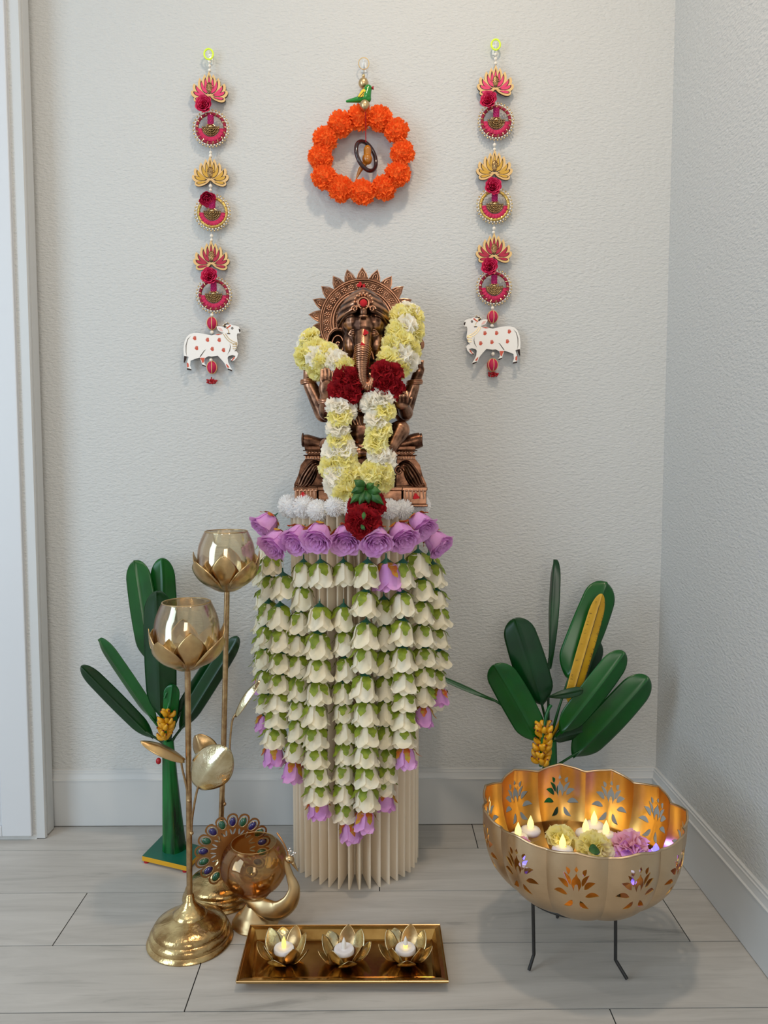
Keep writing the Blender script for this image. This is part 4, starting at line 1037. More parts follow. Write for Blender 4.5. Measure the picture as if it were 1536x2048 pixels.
# ------------------------------------------------------------------ marigold wreath
def wreath():
    c = W(728, 127); t = thing('marigold_wreath', (c.x, HY, c.z), 'orange tissue marigold wreath with a green parrot and a bird on a swing ring', 'wreath')
    rng = random.Random(2); cs = lambda x, y: (580+x/5.486, 90+y/5.486)
    for x, y in ((765, 795), (985, 808), (1168, 940), (1232, 1185), (1182, 1412), (1030, 1565), (800, 1612), (558, 1575), (378, 1445), (334, 1228), (388, 1030), (555, 872)):
        px, py = cs(x, y)
        inst('marigold_pompom', ME_MARI[rng.randrange(3)], t, W(px, py, .022), Quaternion((1, 0, 0), PI/2) @ Quaternion((0, 0, 1), rng.uniform(0, 6)), rng.uniform(.93, 1.0))
    cc = W(723, 310, .016); g = G()
    g.tube([cc+Vector((.102*math.cos(q*PI/24), 0, .1*math.sin(q*PI/24))) for q in range(49)], .003, 7); g.build('wire_hoop', M_orange, t)
    g = G(); h = W(727.5, 127, .006); g.tube([h+Vector((.0125*math.cos(q*PI/16), 0, .0135*math.sin(q*PI/16))) for q in range(33)], .0011, 7); g.build('key_ring', M_goldbead, t)
    g = G(); g.tube([W(728, 140, .008), W(728, 150, .012), W(728, 215, .03)], .0009, 6); g.build('hanging_wire', M_goldbead, t)
    inst('small_gold_bead', ME_PEARL, t, W(727, 152, .012), None, .0042).data = G().ell((0, 0, 0), 1, nu=14, nv=9).mesh('small_gold_bead', M_goldbead)
    gb = G(); gb.lathe([(.002, .0112)]+[(.0118*math.sin(PI*(i+1)/12), .0128*math.cos(PI*(i+1)/12)) for i in range(11)]+[(.002, -.0112)], seg=36, mod=lambda a, z: 1+.025*math.cos(a*14)); mb = gb.mesh('ribbed_gold_bead', M_satin_gold)
    inst('ribbed_gold_bead', mb, t, W(727, 166.5, .014)); inst('ribbed_gold_bead', mb, t, W(729.5, 211, .045))
    # parrot: one turned wooden body
    d = .03; g = G(); Q = lambda x, y, dd=d: W(*cs(x, y), dd)
    g.limb([Q(835, 560), Q(850, 500), Q(858, 478)], [.0122, .0100, .0092], 14)
    g.limb([Q(850, 590), Q(820, 580), Q(740, 600), Q(625, 618)], [.0092, .0112, .0068, .0030], 14)
    b = g.build('parrot', M_pgreen, t); m = b.modifiers.new('skin', 'REMESH'); m.mode = 'VOXEL'; m.voxel_size = .0009; m.use_smooth_shade = True; b.modifiers.new('relax', 'SMOOTH').iterations = 6
    g = G(); wp = [(745, 588), (760, 560), (785, 520), (812, 500), (830, 520), (828, 560), (805, 590), (775, 592)]
    pts = [Vector((Q(*p).x, Q(*p).z)) for p in wp][::-1]; yb = Q(0, 0).y
    g.plate(pts, [], lambda x, z, h: Vector((x, yb-.0085-h, z)), .0022); g.build('wing', M_pyel, b, smooth=False)
    g = G(); g.tube(spline([Q(765, 565, d+.0112), Q(790, 535, d+.0112), Q(812, 512, d+.0112)], 4), .0008, 5); g.tube(spline([Q(775, 580, d+.0112), Q(798, 560, d+.0112), Q(805, 535, d+.0112)], 4), .0006, 5)
    g.build('wing_marks', M_pblack, b)
    g = G(); k = Q(888, 472); g.lathe([(.0018, 0), (.003, .003), (.0046, .0058), (.0032, .0066)], k, 14, rot=Matrix.Rotation(PI/2, 3, 'Y')); g.build('beak', M_red, b)
    g = G(); g.ell(Q(850, 470, d+.0086), (.0019, .001, .0019), nu=10, nv=7); g.build('eye', M_pyel, b)
    # swing: cord, ring and the small bird
    g = G(); g.tube([Q(830, 735, .046), Q(830, 900, .03), Q(832, 1065, .02)], .0012, 7); g.build('red_cord', M_red, t)
    rc = Q(835, 1220, .02); rot = Matrix.Rotation(-.28, 3, 'Y') @ Matrix.Rotation(.72, 3, 'Z'); g = G()
    g.tube([rc+rot @ Vector(((.0295)*math.cos(q*PI/24), 0, .0355*math.sin(q*PI/24))) for q in range(49)], .0050, 12, cap=False); g.build('swing_ring', M_pblack, t)
    g = G(); g.limb([Q(846, 1255, .022), Q(846, 1250, .022)], [.0125, .0125]); g.limb([Q(848, 1225, .022), Q(850, 1150, .022)], [.0092, .0095]); g.ell(Q(850, 1135, .022), .0078)
    g.limb([Q(820, 1300, .02), Q(770, 1370, .018), Q(728, 1465, .018)], [.0066, .0056, .0018], 10)
    b = g.build('swing_bird', M_pbrown, t); m = b.modifiers.new('skin', 'REMESH'); m.mode = 'VOXEL'; m.voxel_size = .0009; m.use_smooth_shade = True; b.modifiers.new('relax', 'SMOOTH').iterations = 5
    g = G(); g.limb([Q(868, 1130, .026), Q(878, 1136, .028)], [.0022, .0009], 8); g.ell(Q(846, 1122, .0275), .001, nu=7, nv=5); g.build('beak', M_pblack, b)
wreath()

# ------------------------------------------------------------------ painted metal banana plants
def leaf_piece(name, A, B, width, nrm, t, m, fold=.12, bend=.0, tip=.18, base=.10, th=.0012, stem_to=None):
    ax = B-A; L = ax.length; nrm = (Vector(nrm)-ax*Vector(nrm).dot(ax)/ax.dot(ax)).normalized(); s = ax.normalized().cross(nrm)
    def wf(u):
        if u < base*2.2: k = u/(base*2.2); w1 = math.sin(k*PI/2)**.75
        else: w1 = 1
        if u > 1-tip: k = (1-u)/tip; w2 = math.sqrt(max(0, 1-(1-k)**2))
        else: w2 = 1
        return w1*w2*(.86+.14*math.sin(PI*u))
    g = G()
    def fn(u, v):
        q = 2*v-1; uu = .5-.5*math.cos(PI*u)
        rib = .0022*math.exp(-(q/.07)**2)
        return A+ax*uu+s*(q*width*.5*max(.02, wf(uu)))+nrm*(-fold*width*abs(q)**1.3+bend*L*math.sin(PI*uu)+rib)
    g.grid(fn, 26, 16)
    o = g.build(name, m, t); solid(o, th)
    if stem_to is not None:
        g = G(); P = stem_to; g.tube(spline([P, P.lerp(A, .5)+Vector((0, 0, .004)), A+ax*.10+nrm*.001], 5), [.0035]*5+[.003]*5+[.002], 8)
        g.build('leaf_stem', m, o)
    return o
def bunch(t, c, rows, sc=1, seed=1):
    rng = random.Random(seed); g = G(); a = c[0]; b = c[-1]
    for i in range(6):
        pass
    gm = G(); L = .021*sc
    for k in range(6):
        u0, u1 = k/6, (k+1)/6
    pts = [Vector((0, 0, 0)), Vector((0, -.25*L, .30*L)), Vector((0, -.30*L, .65*L)), Vector((0, -.1*L, L))]
    gm.tube(spline(pts, 3), [.0028*sc, .0042*sc, .0054*sc, .006*sc, .0062*sc, .0060*sc, .0054*sc, .0044*sc, .0032*sc, .0022*sc], 9)
    gm.cur = 1; gm.ell(pts[-1], (.0024*sc, .0024*sc, .0018*sc), nu=8, nv=5)
    me = gm.mesh('banana', [M_ban, M_ban_tip])
    g = G(); g.tube(spline(c, 4), .0035*sc, 8); core = g.build('fruit_bunch', M_trunk, t)
    for i in range(rows):
        u = (i+.5)/rows; p = Vector(a).lerp(Vector(b), u); cnt = 6
        for q in range(cnt):
            an = 2*PI*q/cnt+i*.5+rng.uniform(-.15, .15)
            out = Vector((math.cos(an), math.sin(an), 0)); d = (out*.75+Vector((0, 0, .75))).normalized()
            inst('banana', me, core, p+out*.004*sc, quat(d) @ Quaternion((0, 0, 1), rng.uniform(0, 6)), rng.uniform(.9, 1.06))
    return core
def trunk(t, base, top, r0, r1, m):
    g = G(); n = 22; pts = [base.lerp(top, i/n) for i in range(n+1)]
    vs = []; seg = 28
    for i, p in enumerate(pts):
        u = i/n; r = r0+(r1-r0)*u**.8
        for k in range(seg):
            a = 2*PI*k/seg; rr = r*(1+.05*math.cos(a*5+u*2)+.03*math.cos(a*9-u*3))
            vs.append(p+Vector((rr*math.cos(a), rr*math.sin(a), 0)))
    g.add(vs, [(i*seg+k, i*seg+(k+1) % seg, (i+1)*seg+(k+1) % seg, (i+1)*seg+k) for i in range(n) for k in range(seg)]+[tuple(range(seg))[::-1], tuple(n*seg+k for k in range(seg))])
    return g.build('trunk', m, t)
def board(t, cs_, z0, z1, mg, my):
    ce = sum(cs_, Vector((0, 0, 0)))/4; g = G()
    g.add([Vector((p.x, p.y, z0)) for p in cs_]+[Vector((p.x, p.y, z1)) for p in cs_], [(3, 2, 1, 0)]+[(i, (i+1) % 4, (i+1) % 4+4, i+4) for i in range(4)])
    g.cur = 1; ins = [ce+(p-ce)*.995 for p in cs_]
    g.add([Vector((p.x, p.y, z1)) for p in cs_], [(0, 1, 2, 3)])
    b = g.build('base_board', [my, mg], t, smooth=False)
    for p in cs_:
        q = ce+(p-ce)*.86; G().lathe([(.006, 0), (.0065, .003), (.0055, z0)], (q.x, q.y, 0), 14).build('foot', M_red, b)
def banana_left():
    B = [atz(374, 1733, .017), atz(409, 1695, .017), atz(327, 1668, .017), atz(284, 1712, .017)]
    c = atz(349, 1697, .017); t = thing('metal_banana_plant', (c.x, c.y, 0), 'green painted metal banana plant on a square board, left behind the lotus candle stands', 'decorative plant', 'pair of metal banana plants')
    board(t, B, .006, .017, M_greenboard, M_yellowedge)
    Y = c.y; P = lambda x, y, d=0: at(x, y, Y-d)
    top = P(335, 1450); trunk(t, c, P(336, 1480), .027, .0135, M_trunk)
    T = P(335, 1480)
    lf = lambda a, b, w_, n, da=0, db=0, m=M_leaf, **k: leaf_piece('leaf', P(*a, da), P(*b, db), w_, n, t, m, **k)
    lf((306, 1478), (162, 1333), .038, (-.5, -.55, .75), 0, .03, M_leaf2, stem_to=P(332, 1490), fold=.25)
    lf((310, 1446), (197, 1279), .046, (-.65, -.85, .3), 0, .02, M_leaf, stem_to=P(333, 1480), fold=.15)
    lf((300, 1326), (268, 1121), .072, (-.25, -1, .1), -.03, -.06, M_leaf, stem_to=T+Vector((-.004, .01, 0)))
    lf((331, 1330), (324, 1116), .062, (.25, -1, .1), -.04, -.08, M_leaf, stem_to=T+Vector((0, .014, 0)))
    lf((322, 1440), (313, 1184), .073, (.05, -1, .1), .02, .03, M_leaf2, stem_to=T, fold=.2)
    lf((360, 1463), (476, 1276), .046, (.6, -.8, .4), 0, .01, M_leaf2, stem_to=P(340, 1490), fold=.2)
    lf((350, 1440), (458, 1270), .030, (.8, -.4, .4), -.02, -.03, M_leaf2, stem_to=P(338, 1490), fold=.3)
    lf((332, 1475), (345, 1370), .040, (.3, -1, .2), .016, .02, M_trunk, stem_to=T)
    bunch(t, [P(331, 1484, .02), P(332, 1455, .026), P(333, 1426, .024)], 5, 1.0, 3)
    g = G(); g.tube(spline([P(335, 1420, .022), P(340, 1392, .014), P(334, 1385, .02), P(329, 1396, .022)], 5), .0028, 8); g.build('fruit_stalk', M_trunk, t)
    g = G(); g.tube([P(322, 1496, .018), P(318, 1512, .02)], .0007, 5); bd = g.build('berry_wire', M_black, t)
    G().ell(P(317, 1522, .02), (.0062, .0062, .0078)).build('red_berry', M_red, bd)
banana_left()
def banana_right():
    Y = 1.752; P = lambda x, y, d=0: at(x, y, Y-d)
    top = P(1097, 1490); c = Vector((top.x+.004, Y, .017))
    t = thing('metal_banana_plant', (c.x, c.y, 0), 'green painted metal banana plant with a mustard leaf, right behind the gold bowl', 'decorative plant', 'pair of metal banana plants')
    s = .082; board(t, [c+Vector(p) for p in ((0, -s, 0), (s, 0, 0), (0, s, 0), (-s, 0, 0))], .006, .017, M_greenboard, M_yellowedge)
    trunk(t, c, P(1100, 1480), .027, .0145, M_trunk); T = P(1098, 1485)
    def lf(a, b, w_, n, da=0, db=0, m=M_leaf, **k): return leaf_piece('leaf', P(*a, da), P(*b, db), w_, n, t, m, **k)
    lf((1076, 1486), (989, 1331), .076, (-.35, -1, .15), .03, .03, M_leaf, stem_to=T, bend=-.05)
    lf((1086, 1412), (1030, 1238), .080, (-.2, -1, .2), .01, .0, M_leaf2, stem_to=T, bend=.02)
    lf((1097, 1338), (1108, 1119), .030, (-.75, -.7, 0), -.03, -.06, M_leaf2, stem_to=T+Vector((0, .01, 0)), fold=.35, base=.3)
    lf((1136, 1356), (1214, 1164), .086, (.2, -1, .35), -.02, -.07, M_leaf, stem_to=T+Vector((.004, .008, 0)), bend=.03)
    lf((1146, 1420), (1196, 1280), .060, (.2, -1, .2), -.035, -.06, M_leaf2, stem_to=T+Vector((.004, .006, 0)))
    lf((1122, 1468), (1250, 1305), .066, (.3, -1, .25), .03, .035, M_leaf, stem_to=T+Vector((.002, -.004, 0)), bend=.02)
    lf((1147, 1516), (1298, 1356), .082, (.35, -1, .3), .0, .02, M_leaf, stem_to=P(1100, 1540), bend=.02)
    lf((1108, 1478), (1175, 1460), .040, (.2, -1, -.3), .02, .0, M_leaf2)
    o = lf((1140, 1408), (1204, 1188), .040, (.2, -1, .3), .016, -.015, M_yleaf, fold=.05, base=.04, stem_to=T+Vector((.002, .002, 0))); o['label'] = 'mustard yellow leaf with black frayed marks'
    g = G(); rng = random.Random(6); A = P(1140, 1408, .016); Bv = P(1204, 1188, -.015); ax = Bv-A; sd = ax.cross(Vector((0, 1, 0))).normalized()
    for i in range(70):
        u = rng.uniform(.04, .95); sg = rng.choice((-1, -1, 1)); p = A+ax*u+sd*sg*(.0165-.005*(u > .85))*(1 if True else 1)+Vector((0, -.0045, 0)); d = (-sd*sg*rng.uniform(.3, 1)+ax.normalized()*rng.uniform(-.6, .6)).normalized()
        g.tube([p, p+d*rng.uniform(.002, .0055)], .0003, 4)
    for i in range(1): g.tube([A+ax*.12+Vector((0, -.0045, 0)), A+ax*.9+Vector((0, -.0045, 0))], .0006, 5)
    g.build('black_marks', M_black, o)
    lf((994, 1402), (876, 1350), .016, (0, -.6, .9), -.03, -.05, M_leaf, fold=.3, stem_to=P(1080, 1470, -.01), base=.3)
    lf((1096, 1394), (1166, 1380), .022, (0, -1, .5), .03, .05, M_leaf2, bend=-.06, base=.3)
    bunch(t, [P(1081, 1532, .03), P(1084, 1490, .036), P(1088, 1452, .032)], 6, 1.12, 5)
    g = G(); g.tube(spline([P(1089, 1452, .03), P(1094, 1425, .026), P(1102, 1410, .02)], 5), .004, 8); g.build('fruit_stalk', M_trunk, t)
banana_right()

# ------------------------------------------------------------------ lotus candle stands
def cup_petal(g, c, a, r0, r1, L, wd, lean, tip=.6, curl=.0):
    """a pointed spoon-shaped petal rising from the rim of a cup"""
    ca, sa = math.cos(a), math.sin(a)
    def fn(u, v):
        s = 2*v-1; w_ = wd*min(1, (u+.22)/.55)**.8*max(0, 1-max(0, (u-.42)/.58)**2.3)**.9*s
        r = r0+(r1-r0)*math.sin(u**.75*PI*.5*lean)+curl*max(0, u-.7)
        z = L*(u**1.35)*.9+L*.1*u
        r -= (w_*w_)*9
        z += (w_*w_)*5
        return c+Vector((r*ca-w_*sa, r*sa+w_*ca, z))
    g.grid(fn, 16, 10); return g
def lotus_stand(name_lab, base, px_pole_top, Yp, glass_c, br, gl_r, gl_h, tilt, leaves, ang0):
    t = thing('lotus_candle_stand', (base.x, base.y, 0), name_lab, 'candle stand', 'pair of tall lotus candle stands')
    prof = [(br*.98, 0), (br, .003), (br*.985, .006), (br*.93, .010), (br*.94, .016), (br*.90, .022), (br*.85, .025), (br*.85, .030), (br*.80, .036), (br*.62, .044), (br*.40, .052), (br*.39, .056), (br*.34, .060), (br*.20, .070), (br*.12, .080), (.008, .092), (.0045, .095)]
    G().lathe(prof, base, 56).build('round_foot', M_gold, t)
    top = Vector(glass_c)
    G().tube([base+Vector((0, 0, .085)), base.lerp(top, .5)+Vector((0, 0, 0)), top], .0058, 12).build('pole', M_gold_pole, t)
    # cup, petals, glass
    q = Matrix.Identity(3)
    g = G(); g.lathe([(.004, -.006), (.018, -.004), (.03, .002), (.04, .010)], top, 32); g.lathe([(.0385, .0105), (.03, .004), (.004, .0)], top, 32, cap=False); g.build('cup', M_petal_gold, t)
    for k in range(8):
        a = ang0+2*PI*k/8; g = G(); outer = k % 2
        cup_petal(g, top+Vector((0, 0, .001*outer)), a, .012, gl_r*(1.30 if outer else 1.12), .066 if outer else .080, .031, 1.0 if outer else 1.12, curl=.006)
        solid(g.build('petal', M_petal_gold, t), .0012)
    H = gl_h; R = gl_r
    pr = [(.012, .002), (R*.62, .007), (R*.88, .022), (R*.99, .042), (R, .058), (R*.95, H*.72), (R*.84, H*.88), (R*.73, H)]
    out = []
    for i in range(len(pr)-1):
        for j in range(4):
            u = j/4; p0 = pr[max(i-1, 0)]; p1 = pr[i]; p2 = pr[i+1]; p3 = pr[min(i+2, len(pr)-1)]
            out.append(tuple(.5*((2*p1[d])+(p2[d]-p0[d])*u+(2*p0[d]-5*p1[d]+4*p2[d]-p3[d])*u*u+(p3[d]+3*p1[d]-p0[d]-3*p2[d])*u**3) for d in (0, 1)))
    out.append(pr[-1])
    g = G(); g.lathe(out, top+Vector((0, 0, .004)), 56, cap=False)
    o = g.build('glass_bowl', M_lustre, t, smooth=80); solid(o, .0016)
    G().tube([top+Vector((pr[-1][0]*math.cos(a), pr[-1][0]*math.sin(a), .004+H)) for a in [2*PI*i/48 for i in range(49)]], .0011, 6, cap=False).build('glass_rim', M_satin_gold, o)
    for (A, B, wd, nrm, stem, m) in leaves:
        ax = B-A; n_ = Vector(nrm).normalized(); s = ax.normalized().cross(n_).normalized(); g = G()
        def fn(u, v, A=A, ax=ax, s=s, n_=n_, wd=wd):
            qv = 2*v-1; wv = math.sin(PI*min(1, u*.94+.04))**.62
            return A+ax*u+s*qv*wd*.5*wv-n_*(.30*wd*abs(qv)**1.3*wv)+n_*(.10*ax.length*math.sin(PI*u))
        g.grid(fn, 18, 14); l = g.build('metal_leaf', m, t); solid(l, .001)
        g = G(); g.tube(spline(stem+[A+ax*.08], 6), .0022, 8); g.ell(stem[0], .0042, nu=10, nv=7); g.build('leaf_stem', M_gold_pole, l)
BF = Vector((-.3655, 1.4505, 0)); BR = Vector((-.3372, 1.604, 0))
def LF(x, y, d=0): return at(x, y, BF.y-d)
def LR(x, y, d=0): return at(x, y, BR.y-d)
lotus_stand('shorter tall lotus candle stand in front, its gold foot nearest the tray', BF, None, None, LF(375, 1334), .0835, .0615, .122, 0,
            [(LF(393, 1574, .03), LF(455, 1496, .045), .080, (.1, -1, .25), [LF(383, 1666, .004), LF(384, 1640, .012), LF(391, 1595, .026)], M_leaf_gold),
             (LF(369, 1520, .01), LF(281, 1482, .03), .034, (-.25, -.35, 1), [LF(378, 1601, .003), LF(372, 1570, .006), LF(364, 1535, .01)], M_petal_gold)], .35)
lotus_stand('taller lotus candle stand behind, rising between the banana plant and the rose strands', BR, None, None, LR(454, 1178), .0805, .060, .118, 0,
            [(LR(469, 1432, .0), LR(519, 1360, .0), .030, (-.6, -.5, .6), [LR(459, 1502), LR(461, 1470), LR(465, 1440)], M_leaf_gold),
             (LR(422, 1530, .0), LR(392, 1470, .0), .058, (-.3, -1, .1), [LR(449, 1608), LR(444, 1580), LR(430, 1545)], M_petal_gold)], .1)

# ------------------------------------------------------------------ peacock candle holder
def peacock():
    c = Vector((-.2462, 1.504, 0)); Y = c.y; P = lambda x, y, d=0: at(x, y, Y-d)
    t = thing('peacock_candle_holder', c, 'gold peacock candle holder with a pierced jewelled tail and amber glass bowl', 'candle holder')
    zt = P(507, 1800).z
    G().lathe([(.0465, 0), (.0475, .003), (.045, .006), (.043, .010), (.038, .013), (.037, .017), (.030, .022), (.018, .040), (.0115, zt-.012), (.014, zt)], c, 48).build('foot', M_satin_gold, t)
    gc_ = P(508, 1728); R = .067; zb = gc_.z
    ctr = Vector((gc_.x, Y, zb)); rt = .049; top = .052
    prof = []
    for i in range(19):
        th = PI*(.03+.735*(i/18)); prof.append((R*math.sin(th)*(1.0), -R*.90*math.cos(th)))
    g = G(); g.lathe(prof, ctr, 72, cap=False, mod=lambda a, z: 1+.006*math.cos(a*14)); o = g.build('glass_bowl', M_amber, t, smooth=80); solid(o, .0015)
    G().tube([ctr+Vector((prof[-1][0]*math.cos(a), prof[-1][0]*math.sin(a), prof[-1][1])) for a in [2*PI*i/48 for i in range(49)]], .0009, 6, cap=False).build('glass_rim', M_satin_gold, o)
    G().lathe([(.006, -.067), (.022, -.066), (.030, -.062), (.034, -.056)], ctr, 32, cap=False).build('bowl_cup', M_satin_gold, t)
    # pierced fan tail, standing behind and to the left of the bowl, turned a little
    fc = P(466, 1700, -.045); u_ = Vector((.93, .30, 0)).normalized(); v_ = Vector((0, 0, 1)); n_ = Vector((.30, -.93, 0)).normalized()
    put = lambda x, y, h: fc+u_*x+v_*y+n_*h
    k = .00104; Ro = 62*k; out = []; nl = 15
    for i in range(nl):
        a = PI*1.30-2*PI*.80*(i/(nl-1))
        cx, cy = Ro*math.cos(a), Ro*math.sin(a)
        for b in range(-5, 6):
            bb = a+b*.28*1.15; out.append((cx+13.5*k*math.cos(bb), cy+13.5*k*math.sin(bb)))
    # keep outline simple: scalloped edge in polar form
    out = []
    m = nl*10; A0 = PI*1.36; A1 = -PI*.36
    for i in range(m+1):
        a = A0+(A1-A0)*i/m; ph = (i/m*nl) % 1; r = (64+12*math.sqrt(max(0, 1-(2*ph-1)**2)))*k; out.append((r*math.cos(a), r*math.sin(a)))
    out += [(14*k, -58*k), (-14*k, -58*k)]
    holes = []
    def drop(cx, cy, a, rx, ry, n=14): return [(cx+rx*math.cos(b)*math.cos(a)-ry*math.sin(b)*math.sin(a), cy+rx*math.cos(b)*math.sin(a)+ry*math.sin(b)*math.cos(a)) for b in [2*PI*q/n for q in range(n)]]
    for i in range(nl):
        a = A0+(A1-A0)*(i+.5)/nl; holes.append(drop(60.5*k*math.cos(a), 60.5*k*math.sin(a), a, 12.5*k, 9.2*k))
    for i in range(13):
        a = A0+(A1-A0)*(i+.5)/13; 
        for s_ in (-1, 1):
            aa = a+s_*.085; holes.append(drop(39*k*math.cos(aa), 39*k*math.sin(aa), a+s_*.35, 6.5*k, 1.9*k, 10))
    out = out[::-1]
    g = G(); g.plate(out, holes, put, .0016); tail = g.build('pierced_tail', M_cut, t, smooth=False)
    for i in range(nl):
        a = A0+(A1-A0)*(i+.5)/nl; p = put(59*k*math.cos(a), 59*k*math.sin(a), .0012)
        g = G(); R3 = Matrix((u_*math.cos(a)+v_*math.sin(a), n_, -u_*math.sin(a)+v_*math.cos(a))).transposed()
        g.ell(p, (9.4*k, .004, 6.2*k), rot=R3, nu=14, nv=8); g.build('gem', M_navy if i % 2 else M_emer, tail)
        G().tube([p+R3 @ Vector((9.8*k*math.cos(b), 0, 7*k*math.sin(b))) for b in [2*PI*q/20 for q in range(21)]], .0007, 5, cap=False).build('gem_setting', M_satin_gold, tail)
    # body: a curved band from the foot under the bowl up to the neck and head
    sp = spline([P(488, 1792, .0), P(520, 1812, .02), P(552, 1822, .028), P(578, 1806, .028), P(588, 1778, .026), P(580, 1752, .024), P(574, 1730, .024), P(575, 1718, .024)], 6)
    wdl = lerp_list([.006, .018, .021, .018, .012, .0075, .006, .0055], 6)
    g = G(); n = len(sp)
    def band(u, v):
        i = min(int(u*(n-1)), n-2); f = u*(n-1)-i; p = sp[i].lerp(sp[i+1], f); w_ = wdl[i]+(wdl[i+1]-wdl[i])*f
        t0 = (sp[i+1]-sp[i]).normalized(); b = t0.cross(Vector((.25, -1, .1))).normalized(); dpt = t0.cross(b).normalized(); a = 2*PI*v
        return p+b*w_*math.cos(a)+dpt*w_*.38*math.sin(a)
    g.grid(band, n-1, 18, cv=True); g.f.append(tuple(range(18))); g.m.append(0); g.f.append(tuple((n-1)*18+q for q in range(18))); g.m.append(0)
    body = g.build('peacock_body', M_satin_gold, t)
    g = G(); h = P(579, 1718, .024); g.ell(h, (.0105, .0085, .0078), rot=Matrix.Rotation(.45, 3, 'Y')); g.limb([P(586, 1726, .024), P(596, 1742, .024)], [.0040, .0010], 10); g.build('head', M_satin_gold, t)
    g = G(); g.ell(P(579, 1722, .0325), .0016, nu=8, nv=6); g.build('eye', M_black, t)
    g = G(); g.cur = 0
    for x, y in ((577, 1701), (582, 1702), (587, 1705), (591, 1706), (580, 1697)): g.ell(P(x, y, .024), .0022, nu=9, nv=6); g.tube([P(x, y, .024), P(578, 1714, .024)], .0006, 5)
    g.build('crest', M_sil, t)
    g = G(); g.tube(spline([P(554, 1666, .0), P(566, 1684, .012), P(574, 1702, .02), P(577, 1714, .024)], 5), .0016, 7); g.build('neck_wire', M_cut, t)
peacock()

# ------------------------------------------------------------------ brass tray with three lotus tealight holders
def tray():
    c = Vector((-.058, 1.395, 0)); t = thing('brass_tray', c, 'long rectangular brass tray on the floor carrying three lotus tealight holders', 'tray')
    g = G(); z0, z1, z2 = .0, .004, .020
    bo = [(-.235, 1.3215), (.117, 1.3185), (.118, 1.446), (-.243, 1.448)]; to = [(-.2475, 1.297), (.1275, 1.294), (.1262, 1.459), (-.2495, 1.461)]
    V3 = lambda p, z: Vector((p[0], p[1], z))
    ce = Vector((-.058, 1.392))
    ins = lambda p, f: (ce.x+(p[0]-ce.x)*(1-f/.18), ce.y+(p[1]-ce.y)*(1-f/.075))
    bi = [ins(p, .006) for p in bo]; ti = [ins(p, .0105) for p in to]; tm = [ins(p, .004) for p in to]
    rings = [[V3(p, z0) for p in bo], [V3(p, z2-.002) for p in to], [V3(p, z2) for p in to], [V3(p, z2+.001) for p in tm], [V3(p, z2-.001) for p in ti], [V3(ins(p, .004), z1+.001) for p in bi], [V3(ins(p, .008), z1) for p in bi]]
    vs = sum(rings, []); fs = [(i*4+k, i*4+(k+1) % 4, (i+1)*4+(k+1) % 4, (i+1)*4+k) for i in range(len(rings)-1) for k in range(4)]+[(3, 2, 1, 0), tuple(24+k for k in range(4))]
    g.add(vs, fs); g.build('tray_body', M_tray, t, smooth=False)
    g = G(); g.tube([V3(p, z2+.0012) for p in to]+[V3(to[0], z2+.0012)], .0013, 6); g.build('rolled_rim', M_satin_gold, t)
tray()
def tealight(name, loc, lab, grp, r=.0192, h=.0165, lit='on', sc=1):
    t = thing(name, loc, lab, 'candle', grp)
    G().lathe([(r*.96, 0), (r, .0012), (r, h-.0025), (r*.93, h), (r*.62, h+.0003), (r*.52, h-.0008), (.004, h-.001)], loc, 36).build('candle_body', M_white, t)
    m = {'on': M_flame, 'off': M_flame_off, 'half': M_flame}[lit]
    top = Vector(loc)+Vector((0, 0, h-.001)); g = G(); pr = [(.0035, 0), (.0042, .003), (.0045, .007), (.0040, .012), (.0026, .017), (.0012, .0205), (.0003, .0225)]
    if lit == 'half':
        g.lathe(pr[:3], top, 14); g.cur = 1; g.lathe([(.0045, .007)]+pr[3:], top, 14)
        g.build('flame', [M_flame, M_flame_off], t)
    else: g.lathe(pr, top, 14).build('flame', m, t)
    if lit != 'off':
        l = bpy.data.lights.new('flame_glow', 'POINT'); l.energy = .012; l.color = (1, .6, .2); l.shadow_soft_size = .004
        o = bpy.data.objects.new('flame_glow', l); COL.objects.link(o); o.parent = t; o.location = (0, 0, h+.012)
    return t
def lotus_holder(c, lab, a0, seed):
    rng = random.Random(seed); t = thing('lotus_tealight_holder', c, lab, 'candle holder', 'lotus tealight holders on the brass tray')
    G().lathe([(.012, 0), (.016, .001), (.021, .006), (.0225, .013), (.0225, .018), (.0212, .018), (.0205, .012), (.018, .006), (.002, .0055)], c, 32).build('cup', M_tray, t)
    for k in range(9):
        a = a0+2*PI*k/9+rng.uniform(-.08, .08); outer = k % 2
        g = G(); cup_petal(g, c+Vector((0, 0, .0015)), a, .014, .050 if outer else .041, .030 if outer else .042, .0175, .95, curl=.004)
        solid(g.build('petal', M_leaf_gold if k % 3 else M_petal_gold, t), .0009)
    return t
TX = [((568, 1902), 'left lotus tealight holder on the brass tray, candle tip glowing orange', 'on', 'white tealight with glowing orange flame in the left lotus holder', 1.0),
      ((688, 1904), 'middle lotus tealight holder on the brass tray, candle unlit', 'off', 'white tealight with unlit white flame in the middle lotus holder', 1.45),
      ((811, 1902), 'right lotus tealight holder on the brass tray, candle half glowing', 'half', 'white tealight with only the foot of its flame lit in the right lotus holder', 1.2)]
for i, ((px, py), lab, lit, l2, a0) in enumerate(TX):
    c = atz(px, py+10, .010); c.z = .0046
    lotus_holder(c, lab, a0, i)
    tealight('tealight', (c.x, c.y, c.z+.0065), l2, 'tealights on the tray', lit=lit)

